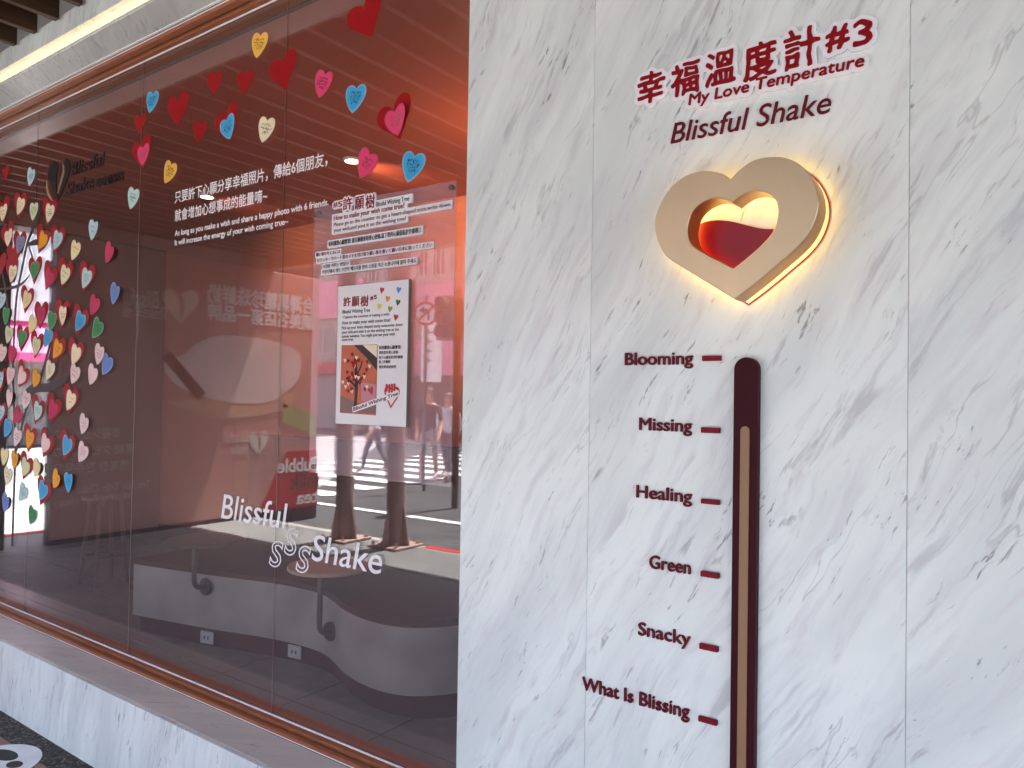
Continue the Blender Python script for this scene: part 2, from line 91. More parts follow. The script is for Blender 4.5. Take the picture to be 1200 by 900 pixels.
TGL=[[-0.7125,2.149,-0.7086,2.149,-0.7068,2.1502,-0.7053,2.159,-0.7042,2.1604,-0.6826,2.1621,-0.6808,2.163,-0.68,2.1674,-0.681,2.1694,-0.699,2.1681,-0.7042,2.1696,-0.7048,2.171,-0.7048,2.1738,-0.7042,2.175,-0.7026,2.1756,-0.691,2.1749,-0.6832,2.1762,-0.6819,2.1794,-0.6825,2.1822,-0.6838,2.1827,-0.6914,2.1829,-0.6922,2.1838,-0.6919,2.1854,-0.6886,2.1919,-0.6854,2.1925,-0.677,2.192,-0.6757,2.193,-0.6746,2.1966,-0.6747,2.1986,-0.6758,2.2,-0.6814,2.2007,-0.687,2.2001,-0.6998,2.1969,-0.7046,2.1972,-0.7049,2.1998,-0.7034,2.2025,-0.6966,2.2027,-0.6878,2.2045,-0.6843,2.2058,-0.6835,2.2082,-0.6838,2.2106,-0.6854,2.2117,-0.6934,2.2108,-0.7022,2.2111,-0.7031,2.2122,-0.7037,2.2166,-0.7048,2.2182,-0.709,2.219,-0.711,2.2183,-0.7115,2.217,-0.7109,2.2126,-0.7122,2.2113,-0.7278,2.2114,-0.7322,2.2106,-0.7338,2.209,-0.7345,2.205,-0.7334,2.2033,-0.7294,2.2029,-0.725,2.2036,-0.7138,2.204,-0.7127,2.2034,-0.7124,2.2022,-0.7137,2.199,-0.7214,2.199,-0.7382,2.1967,-0.74,2.1958,-0.7406,2.1942,-0.7402,2.1902,-0.7391,2.1886,-0.737,2.1883,-0.7286,2.1894,-0.7274,2.1886,-0.7261,2.185,-0.726,2.1834,-0.7268,2.1826,-0.733,2.1821,-0.7353,2.181,-0.7363,2.1774,-0.7354,2.1748,-0.7246,2.1733,-0.7154,2.1737,-0.7143,2.173,-0.7139,2.1714,-0.7142,2.1702,-0.7154,2.1695,-0.7257,2.1674,-0.7386,2.1667,-0.74,2.1642,-0.7397,2.1602,-0.7374,2.159,-0.7302,2.1589,-0.7176,2.1614,-0.7144,2.1614,-0.7135,2.1598,-0.7143,2.1506],[-0.715,2.1817,-0.7165,2.183,-0.7177,2.1866,-0.7181,2.189,-0.7174,2.19,-0.703,2.1894,-0.7002,2.1897,-0.6991,2.189,-0.7001,2.1854,-0.7018,2.183,-0.7054,2.1821],[-0.6494,2.1478,-0.6462,2.1478,-0.6447,2.1494,-0.6422,2.1646,-0.642,2.1738,-0.641,2.1752,-0.6362,2.1718,-0.6354,2.1696,-0.6348,2.1622,-0.6374,2.1506,-0.6363,2.1482,-0.6346,2.1479,-0.6322,2.1487,-0.6308,2.1498,-0.6286,2.1533,-0.6238,2.1545,-0.6178,2.1544,-0.6086,2.1529,-0.6038,2.1494,-0.6006,2.1496,-0.5988,2.151,-0.5985,2.1574,-0.6002,2.1726,-0.5982,2.183,-0.5986,2.1847,-0.603,2.1859,-0.6118,2.1866,-0.6266,2.1844,-0.6334,2.1845,-0.6374,2.1844,-0.6395,2.1862,-0.6401,2.1878,-0.6368,2.1938,-0.6338,2.201,-0.6335,2.2042,-0.6362,2.2059,-0.6406,2.2052,-0.6418,2.2055,-0.6454,2.215,-0.6465,2.2166,-0.6486,2.2167,-0.6521,2.2146,-0.6525,2.2118,-0.6513,2.2066,-0.6518,2.2055,-0.6582,2.2058,-0.6603,2.2046,-0.6605,2.2002,-0.6592,2.1978,-0.647,2.1968,-0.6457,2.1958,-0.6469,2.1926,-0.6526,2.1839,-0.6555,2.1802,-0.6609,2.1758,-0.6618,2.1738,-0.6606,2.1706,-0.6586,2.169,-0.6558,2.1693,-0.6522,2.1717,-0.651,2.1711,-0.651,2.1618,-0.6518,2.1506,-0.651,2.1486],[-0.6118,2.161,-0.6132,2.1622,-0.6134,2.1662,-0.6118,2.1671,-0.609,2.1669,-0.6073,2.1654,-0.607,2.1622,-0.6082,2.1613],[-0.6258,2.1613,-0.6271,2.1626,-0.6266,2.1654,-0.625,2.166,-0.6214,2.166,-0.6201,2.1642,-0.6203,2.1618,-0.6218,2.1612],[-0.627,2.1729,-0.6282,2.1742,-0.6281,2.1758,-0.6266,2.1767,-0.6238,2.1772,-0.6225,2.1762,-0.6226,2.1734,-0.6242,2.1726],[-0.6142,2.1741,-0.6157,2.1758,-0.6151,2.1786,-0.6134,2.1792,-0.6094,2.1794,-0.6075,2.1782,-0.6081,2.175],[-0.6302,2.187,-0.6166,2.1884,-0.6034,2.188,-0.601,2.1887,-0.6001,2.191,-0.6006,2.195,-0.6029,2.2054,-0.6042,2.2069,-0.6134,2.2064,-0.6262,2.2086,-0.6298,2.2081,-0.6311,2.2058,-0.6308,2.1994,-0.6322,2.1898,-0.6316,2.1878],[-0.6146,2.1946,-0.6222,2.1952,-0.6238,2.1962,-0.624,2.1994,-0.6234,2.2008,-0.6218,2.2011,-0.6178,2.2004,-0.6098,2.1995,-0.6082,2.1984,-0.6077,2.1958,-0.6085,2.1946],[-0.616,2.2094,-0.6094,2.2093,-0.6002,2.2109,-0.5981,2.2126,-0.5971,2.2162,-0.5978,2.218,-0.5998,2.2186,-0.6106,2.2168,-0.6158,2.2169,-0.6242,2.2179,-0.6322,2.2178,-0.6345,2.2166,-0.6351,2.2142,-0.6347,2.2118,-0.6334,2.211,-0.6258,2.2111],[-0.5816,2.1522,-0.5798,2.152,-0.5784,2.153,-0.5746,2.163,-0.5686,2.1719,-0.5677,2.171,-0.5669,2.1618,-0.5679,2.1606,-0.5714,2.1601,-0.5724,2.1586,-0.572,2.1546,-0.5702,2.1531,-0.5558,2.1541,-0.5346,2.1531,-0.523,2.1547,-0.5208,2.1566,-0.5207,2.161,-0.5218,2.1623,-0.526,2.1634,-0.5268,2.1682,-0.5257,2.183,-0.5266,2.1851,-0.5282,2.1855,-0.5382,2.1847,-0.5498,2.1859,-0.5606,2.1855,-0.5646,2.1842,-0.567,2.1784,-0.5714,2.1815,-0.573,2.1811,-0.5742,2.1798,-0.5807,2.1686,-0.5846,2.1594,-0.5847,2.1554],[-0.5578,2.162,-0.559,2.1633,-0.5597,2.1666,-0.5596,2.1726,-0.5586,2.1766,-0.5578,2.1772,-0.5567,2.177,-0.5546,2.1638,-0.5554,2.1623],[-0.5366,2.1621,-0.5378,2.1638,-0.5376,2.175,-0.5366,2.1765,-0.535,2.1767,-0.5341,2.1762,-0.5338,2.175,-0.5348,2.1638,-0.5354,2.1624],[-0.5466,2.1625,-0.548,2.1642,-0.5492,2.1758,-0.5486,2.1782,-0.5469,2.1786,-0.5454,2.178,-0.5446,2.1768,-0.544,2.1694,-0.5446,2.1635,-0.5454,2.1626],[-0.5735,2.1882,-0.5718,2.1883,-0.5702,2.1898,-0.5684,2.193,-0.5685,2.195,-0.5698,2.197,-0.5746,2.2014,-0.579,2.2039,-0.581,2.2041,-0.5828,2.203,-0.5842,2.2002,-0.5844,2.1978,-0.5834,2.1963,-0.579,2.1932],[-0.5604,2.1886,-0.5382,2.1885,-0.531,2.1891,-0.5287,2.1902,-0.5266,2.2082,-0.5261,2.219,-0.5268,2.2218,-0.5294,2.2222,-0.5398,2.2201,-0.5538,2.2215,-0.5582,2.2215,-0.5602,2.2206,-0.562,2.2138,-0.5627,2.2062,-0.5615,2.1906],[-0.5474,2.196,-0.548,2.1966,-0.5478,2.1974,-0.545,2.2011,-0.5438,2.2016,-0.5422,2.2006,-0.5405,2.1982,-0.5406,2.1966,-0.5422,2.196],[-0.5542,2.2009,-0.555,2.2019,-0.5556,2.205,-0.5553,2.2126,-0.5538,2.2145,-0.5502,2.2146,-0.5485,2.2134,-0.5492,2.209,-0.5519,2.2026,-0.553,2.2013],[-0.5358,2.2028,-0.5415,2.2086,-0.5415,2.2126,-0.5398,2.2137,-0.5358,2.2134,-0.5342,2.2118,-0.5341,2.2046,-0.5346,2.203],[-0.5693,2.2086,-0.5678,2.2088,-0.5663,2.2102,-0.565,2.2126,-0.5651,2.2146,-0.5702,2.2192,-0.5738,2.2214,-0.5762,2.2221,-0.5778,2.2218,-0.5794,2.2206,-0.5805,2.219,-0.5805,2.2174],[-0.5002,2.145,-0.4981,2.1454,-0.4946,2.1498,-0.4914,2.1453,-0.4858,2.146,-0.4806,2.1479,-0.4722,2.1531,-0.467,2.1552,-0.465,2.1547,-0.4598,2.1513,-0.4546,2.1496,-0.4494,2.1498,-0.4426,2.1511,-0.441,2.1519,-0.439,2.1558,-0.4398,2.1578,-0.4418,2.1582,-0.4518,2.1573,-0.455,2.1579,-0.4564,2.1594,-0.4506,2.1666,-0.4449,2.1754,-0.4454,2.177,-0.4482,2.1786,-0.4559,2.1794,-0.4526,2.1815,-0.4515,2.183,-0.4521,2.1926,-0.4502,2.1941,-0.443,2.195,-0.4414,2.1957,-0.4405,2.1982,-0.4414,2.201,-0.4438,2.2018,-0.4502,2.2016,-0.4514,2.203,-0.4512,2.207,-0.4502,2.2082,-0.4414,2.2081,-0.4397,2.209,-0.4394,2.211,-0.4401,2.2146,-0.4414,2.2158,-0.4434,2.2165,-0.4514,2.2166,-0.463,2.2139,-0.4646,2.2147,-0.4682,2.2201,-0.4706,2.2207,-0.4732,2.2202,-0.4745,2.219,-0.4739,2.2146,-0.4746,2.2135,-0.4946,2.2127,-0.4982,2.2116,-0.4989,2.2102,-0.4995,2.1958,-0.4988,2.1846,-0.5007,2.1614,-0.502,2.1562,-0.5052,2.1494,-0.5043,2.1474],[-0.493,2.1532,-0.4926,2.1662,-0.4918,2.1685,-0.4854,2.1666,-0.4818,2.1632,-0.4767,2.1598,-0.4772,2.1582,-0.4866,2.1538],[-0.4674,2.1645,-0.4723,2.1666,-0.4731,2.1674,-0.473,2.1682,-0.4706,2.1692,-0.4646,2.17,-0.4598,2.1701,-0.4592,2.169,-0.4646,2.1651],[-0.4902,2.175,-0.4914,2.1757,-0.4916,2.1778,-0.4906,2.1826,-0.4905,2.1882,-0.4898,2.1893,-0.4834,2.1902,-0.4818,2.1899,-0.481,2.1882,-0.4804,2.1822,-0.4801,2.1798,-0.479,2.1784,-0.477,2.1779,-0.4718,2.1783,-0.471,2.1782,-0.4715,2.1778,-0.4814,2.1755],[-0.4678,2.187,-0.4722,2.1876,-0.4731,2.189,-0.473,2.1911,-0.4714,2.192,-0.4646,2.1921,-0.4605,2.1918,-0.4598,2.1902,-0.4599,2.1882,-0.4618,2.1871],[-0.4894,2.1977,-0.4908,2.1994,-0.4902,2.2031,-0.483,2.2038,-0.4816,2.2022,-0.4822,2.199,-0.4842,2.1981],[-0.4662,2.1998,-0.4722,2.2001,-0.4733,2.201,-0.4736,2.2022,-0.4731,2.2042,-0.4722,2.205,-0.4662,2.2058,-0.4602,2.2063,-0.4592,2.2058,-0.459,2.2046,-0.4594,2.2014,-0.4602,2.2002,-0.4622,2.1996],[-0.4218,2.1482,-0.4202,2.1481,-0.4178,2.149,-0.415,2.1524,-0.4054,2.1521,-0.3986,2.1525,-0.3968,2.1534,-0.3963,2.155,-0.3972,2.1622,-0.3952,2.171,-0.3949,2.1766,-0.3956,2.1802,-0.3974,2.1813,-0.4006,2.1808,-0.409,2.1778,-0.4202,2.1788,-0.4222,2.1779,-0.4225,2.1754,-0.4207,2.1646,-0.4231,2.1518,-0.4229,2.1494],[-0.3795,2.1494,-0.3778,2.1492,-0.3734,2.1506,-0.3722,2.1515,-0.3715,2.1534,-0.3719,2.1594,-0.374,2.1718,-0.3724,2.1902,-0.3708,2.1918,-0.3666,2.1934,-0.3586,2.1935,-0.3575,2.1946,-0.3573,2.197,-0.3576,2.199,-0.359,2.2003,-0.3698,2.2029,-0.371,2.2038,-0.3739,2.2146,-0.3736,2.2202,-0.3724,2.2254,-0.3738,2.2273,-0.379,2.227,-0.3802,2.2262,-0.381,2.2246,-0.3819,2.2182,-0.3812,2.2046,-0.3813,2.2006,-0.383,2.1993,-0.3942,2.1997,-0.397,2.2023,-0.399,2.2027,-0.4082,2.2016,-0.4202,2.2013,-0.4223,2.2002,-0.423,2.1978,-0.4224,2.1942,-0.421,2.1929,-0.4102,2.1948,-0.3974,2.1948,-0.396,2.1942,-0.3943,2.191,-0.393,2.1902,-0.3826,2.19,-0.3806,2.1892,-0.3801,2.185,-0.3826,2.1726,-0.382,2.1666,-0.3799,2.159,-0.3806,2.1514],[-0.4122,2.1602,-0.4134,2.1606,-0.414,2.1618,-0.4136,2.1698,-0.4122,2.1704,-0.4066,2.1701,-0.4046,2.1697,-0.4041,2.1686,-0.4054,2.1618,-0.407,2.1608],[-0.419,2.1818,-0.4126,2.1818,-0.4042,2.1846,-0.397,2.1853,-0.3958,2.187,-0.3959,2.1898,-0.397,2.1908,-0.399,2.1913,-0.4082,2.1914,-0.421,2.1882,-0.4223,2.1866,-0.4225,2.1838,-0.4214,2.1824],[-0.4244,2.205,-0.4122,2.2049,-0.405,2.2058,-0.3966,2.2053,-0.3942,2.2058,-0.3925,2.209,-0.3928,2.2122,-0.3946,2.2131,-0.4034,2.2139,-0.4043,2.2146,-0.4055,2.2182,-0.4083,2.2246,-0.4098,2.2265,-0.4122,2.2268,-0.415,2.2256,-0.4163,2.2242,-0.4165,2.2226,-0.4132,2.2154,-0.413,2.2134,-0.4154,2.2122,-0.4246,2.2114,-0.4258,2.2098,-0.4263,2.207,-0.4258,2.2057],[-0.342,2.1646,-0.339,2.1644,-0.3369,2.1662,-0.3355,2.1714,-0.3353,2.1766,-0.3345,2.1778,-0.3274,2.1791,-0.325,2.1788,-0.3247,2.1774,-0.3273,2.1718,-0.3275,2.1694,-0.3262,2.168,-0.3222,2.1675,-0.3206,2.1682,-0.3196,2.1694,-0.3153,2.1774,-0.3078,2.1789,-0.3051,2.1806,-0.3042,2.1838,-0.305,2.186,-0.307,2.1866,-0.313,2.1861,-0.3143,2.1874,-0.3126,2.1936,-0.3078,2.194,-0.3065,2.1954,-0.3074,2.1998,-0.3106,2.2018,-0.3114,2.203,-0.3087,2.2106,-0.3088,2.2126,-0.3098,2.2137,-0.3122,2.2137,-0.315,2.2126,-0.3185,2.207,-0.3202,2.2023,-0.3258,2.2008,-0.3276,2.201,-0.3283,2.2018,-0.3276,2.207,-0.3281,2.2126,-0.3298,2.2138,-0.3326,2.2136,-0.334,2.2122,-0.3354,2.2079,-0.3386,2.2022,-0.3454,2.1996,-0.3473,2.1982,-0.3481,2.1946,-0.3474,2.1929,-0.3458,2.1925,-0.341,2.1934,-0.3398,2.1926,-0.3417,2.1858,-0.343,2.1847,-0.347,2.1834,-0.3483,2.181,-0.3474,2.178,-0.3438,2.177,-0.3429,2.1762,-0.3428,2.1726,-0.3447,2.167,-0.3438,2.1654],[-0.331,2.1861,-0.332,2.1878,-0.331,2.1922,-0.3298,2.1928,-0.3239,2.193,-0.3232,2.1926,-0.3229,2.1914,-0.3244,2.187,-0.3258,2.1864],[-0.2973,2.1646,-0.2926,2.1642,-0.279,2.1649,-0.2758,2.1657,-0.2722,2.168,-0.2673,2.173,-0.266,2.1758,-0.2657,2.1786,-0.2671,2.1838,-0.2716,2.1894,-0.2675,2.1946,-0.2664,2.1974,-0.2662,2.2022,-0.2678,2.2051,-0.2794,2.212,-0.2842,2.2134,-0.2894,2.2124,-0.2972,2.2078,-0.2984,2.2062,-0.2987,2.2042,-0.2986,2.2014,-0.2974,2.2,-0.2958,2.2001,-0.2894,2.2041,-0.287,2.2047,-0.2838,2.2034,-0.2782,2.1986,-0.278,2.1966,-0.2806,2.1943,-0.2886,2.1931,-0.2898,2.1914,-0.2907,2.1878,-0.2898,2.1861,-0.2842,2.1838,-0.2794,2.181,-0.2774,2.179,-0.2768,2.177,-0.2782,2.1744,-0.2814,2.1731,-0.2886,2.1732,-0.2962,2.1745,-0.2979,2.1742,-0.299,2.1726,-0.2997,2.167,-0.299,2.1654]]
TL2=[[-0.5948,2.1174,-0.5914,2.1171,-0.5903,2.1178,-0.5758,2.1391,-0.5754,2.1402,-0.5758,2.1407,-0.5794,2.1408,-0.5827,2.1362,-0.5842,2.134,-0.585,2.1337,-0.5882,2.1405,-0.5894,2.1409,-0.5924,2.1406,-0.5924,2.139,-0.5881,2.1286,-0.5947,2.1186],[-0.4112,2.1174,-0.4086,2.1171,-0.4076,2.1178,-0.4062,2.1247,-0.3998,2.1252,-0.3971,2.1266,-0.395,2.1287,-0.3936,2.1314,-0.3931,2.1342,-0.3938,2.1366,-0.3954,2.1386,-0.3966,2.1396,-0.3994,2.1405,-0.4078,2.1406,-0.4087,2.1402,-0.4117,2.1198],[-0.6212,2.125,-0.6178,2.1247,-0.6168,2.1254,-0.615,2.139,-0.6142,2.1408,-0.6086,2.1339,-0.6078,2.1337,-0.6002,2.1406,-0.5994,2.1406,-0.6013,2.1262,-0.6006,2.1248,-0.5974,2.1247,-0.5964,2.1254,-0.5953,2.1338,-0.5935,2.1462,-0.5936,2.1478,-0.5942,2.1484,-0.5978,2.1481,-0.607,2.1396,-0.6142,2.1481,-0.6178,2.1484,-0.6189,2.1462,-0.6216,2.1262],[-0.5644,2.125,-0.5498,2.1247,-0.5484,2.1254,-0.548,2.1278,-0.5486,2.1288,-0.5586,2.1289,-0.5594,2.1294,-0.5583,2.1382,-0.5572,2.1478,-0.5582,2.1485,-0.5602,2.1485,-0.562,2.1474,-0.5649,2.1266],[-0.5416,2.125,-0.5366,2.1247,-0.5342,2.1252,-0.5314,2.1267,-0.5284,2.1302,-0.5275,2.1334,-0.5282,2.1366,-0.5298,2.1389,-0.533,2.1405,-0.5378,2.1409,-0.5402,2.1404,-0.543,2.1389,-0.5456,2.1362,-0.5469,2.133,-0.5464,2.1294,-0.5446,2.1267],[-0.5201,2.125,-0.519,2.1246,-0.5184,2.125,-0.509,2.1398,-0.5098,2.1409,-0.5129,2.1406,-0.517,2.1347,-0.5186,2.133,-0.521,2.139,-0.5222,2.1408,-0.525,2.1409,-0.5259,2.1402,-0.5212,2.1266],[-0.5044,2.125,-0.4994,2.1247,-0.4958,2.1256,-0.4942,2.1267,-0.4936,2.129,-0.4946,2.1299,-0.4986,2.1286,-0.5019,2.1286,-0.5039,2.1298,-0.5045,2.131,-0.5042,2.1317,-0.4938,2.1319,-0.4927,2.133,-0.4927,2.1354,-0.4938,2.1382,-0.4947,2.1394,-0.4966,2.1405,-0.5014,2.1409,-0.5054,2.1392,-0.5081,2.1362,-0.5092,2.1338,-0.5093,2.1314,-0.5077,2.1274,-0.5061,2.1258],[-0.4732,2.125,-0.4698,2.1247,-0.4688,2.1254,-0.4662,2.1438,-0.4654,2.1443,-0.4582,2.1443,-0.4568,2.1454,-0.4567,2.1474,-0.4574,2.1484,-0.4658,2.1485,-0.4782,2.1485,-0.4796,2.1478,-0.4798,2.145,-0.4794,2.1445,-0.4718,2.1442,-0.4711,2.1438,-0.4733,2.1282],[-0.4528,2.125,-0.4478,2.1247,-0.4454,2.1252,-0.443,2.1263,-0.4423,2.1278,-0.4425,2.1294,-0.443,2.1298,-0.447,2.1286,-0.4514,2.1289,-0.4527,2.1302,-0.4526,2.1318,-0.4422,2.1319,-0.4414,2.1324,-0.4411,2.1334,-0.4418,2.1374,-0.4446,2.1402,-0.4466,2.1409,-0.4498,2.1409,-0.4537,2.1394,-0.457,2.1354,-0.4577,2.131,-0.4565,2.1278,-0.4545,2.1258],[-0.4396,2.125,-0.437,2.1247,-0.4358,2.1252,-0.4338,2.1358,-0.431,2.1374,-0.429,2.1373,-0.4282,2.1362,-0.4282,2.1326,-0.4292,2.1258,-0.4288,2.125,-0.4262,2.1247,-0.425,2.1252,-0.4234,2.1354,-0.4222,2.1366,-0.4203,2.1374,-0.4184,2.137,-0.4174,2.1358,-0.4182,2.1277,-0.4185,2.1258,-0.4178,2.1248,-0.415,2.1248,-0.4139,2.1262,-0.4127,2.1362,-0.4136,2.1386,-0.415,2.1401,-0.417,2.1409,-0.4194,2.1409,-0.4242,2.1389,-0.4278,2.1409,-0.4302,2.1409,-0.433,2.1398,-0.4342,2.1408,-0.4366,2.1409,-0.4381,2.1394,-0.4397,2.1278],[-0.3867,2.125,-0.3814,2.1247,-0.3794,2.1252,-0.377,2.1263,-0.3759,2.1286,-0.3762,2.1296,-0.377,2.1298,-0.381,2.1286,-0.3843,2.1286,-0.3865,2.1302,-0.3866,2.1317,-0.3762,2.1319,-0.3751,2.133,-0.3751,2.1358,-0.3758,2.1378,-0.3786,2.1404,-0.3838,2.1409,-0.3882,2.1388,-0.3906,2.1358,-0.3917,2.1318,-0.3912,2.1294,-0.3898,2.1271],[-0.3728,2.125,-0.3702,2.1247,-0.369,2.1252,-0.3678,2.133,-0.367,2.1352,-0.3646,2.137,-0.3602,2.1363,-0.3582,2.1382,-0.3587,2.1394,-0.3598,2.1402,-0.363,2.1409,-0.3666,2.1389,-0.3674,2.1408,-0.3698,2.1409,-0.371,2.1404,-0.3733,2.1262],[-0.3573,2.125,-0.3538,2.1247,-0.351,2.1255,-0.349,2.1247,-0.347,2.1247,-0.3447,2.1258,-0.3441,2.1274,-0.3446,2.1282,-0.3458,2.128,-0.3462,2.1286,-0.3452,2.1362,-0.3459,2.1386,-0.3474,2.14,-0.3494,2.1408,-0.3542,2.1407,-0.3566,2.1396,-0.3581,2.1382,-0.3578,2.1356,-0.357,2.1354,-0.3534,2.137,-0.3514,2.1371,-0.3502,2.1366,-0.3498,2.1354,-0.3506,2.1345,-0.3562,2.1326,-0.3584,2.131,-0.3596,2.1282,-0.3588,2.1262],[-0.3384,2.125,-0.3342,2.1247,-0.3312,2.1262,-0.331,2.1288,-0.3354,2.1283,-0.3366,2.129,-0.3367,2.1306,-0.3358,2.1366,-0.3308,2.1374,-0.33,2.1394,-0.331,2.1405,-0.3346,2.1406,-0.3358,2.1433,-0.3428,2.1382,-0.3426,2.1373,-0.3404,2.1366,-0.3412,2.1278,-0.3398,2.1258],[-0.3259,2.125,-0.3222,2.1247,-0.3194,2.1257,-0.3182,2.1248,-0.3162,2.1247,-0.3148,2.1254,-0.3127,2.1398,-0.3138,2.1409,-0.3164,2.1406,-0.3173,2.1386,-0.3185,2.1302,-0.3194,2.129,-0.3214,2.1282,-0.3231,2.1282,-0.3244,2.129,-0.3247,2.1314,-0.3235,2.1398,-0.3246,2.1409,-0.3274,2.1405,-0.3281,2.1394,-0.3293,2.1294,-0.3281,2.1266],[-0.31,2.125,-0.3078,2.1247,-0.3066,2.1251,-0.3045,2.135,-0.3018,2.137,-0.2982,2.136,-0.2974,2.1363,-0.2957,2.1386,-0.2969,2.1402,-0.2986,2.1409,-0.3006,2.1409,-0.3038,2.1392,-0.3054,2.1409,-0.3082,2.1405,-0.3089,2.139,-0.3105,2.1274],[-0.2908,2.125,-0.2858,2.1247,-0.2834,2.1252,-0.281,2.1263,-0.2803,2.1278,-0.2805,2.1294,-0.281,2.1298,-0.285,2.1286,-0.2894,2.1289,-0.2907,2.1302,-0.2906,2.1318,-0.2802,2.1319,-0.2794,2.1324,-0.2791,2.1334,-0.28,2.1378,-0.2826,2.1402,-0.2846,2.1409,-0.2878,2.1409,-0.2917,2.1394,-0.295,2.1354,-0.2957,2.131,-0.295,2.1286,-0.2938,2.1267],[-0.3538,2.1278,-0.3549,2.1286,-0.3547,2.1298,-0.3514,2.1316,-0.3506,2.1314,-0.3507,2.129,-0.3522,2.1279],[-0.5382,2.1282,-0.5414,2.1294,-0.5422,2.131,-0.5422,2.133,-0.5414,2.135,-0.5402,2.1362,-0.5362,2.1373,-0.533,2.1359,-0.5322,2.1342,-0.5322,2.1326,-0.533,2.1306,-0.5342,2.1294],[-0.405,2.1286,-0.4058,2.1298,-0.4046,2.1366,-0.4014,2.1371,-0.3994,2.1365,-0.3978,2.1342,-0.3987,2.1306,-0.4014,2.1287,-0.4034,2.1282],[-0.503,2.1349,-0.5037,2.1358,-0.5022,2.1369,-0.5002,2.1375,-0.4983,2.137,-0.4974,2.1362,-0.4977,2.135],[-0.4514,2.1349,-0.4521,2.1358,-0.4506,2.1369,-0.4486,2.1375,-0.4468,2.137,-0.4458,2.1358,-0.4462,2.135],[-0.3854,2.135,-0.3859,2.1358,-0.3843,2.137,-0.3826,2.1375,-0.3806,2.1371,-0.3797,2.1362,-0.3798,2.1351],[-0.2898,2.135,-0.2901,2.1358,-0.289,2.1367,-0.287,2.1374,-0.285,2.1371,-0.2839,2.1362,-0.2842,2.135]]
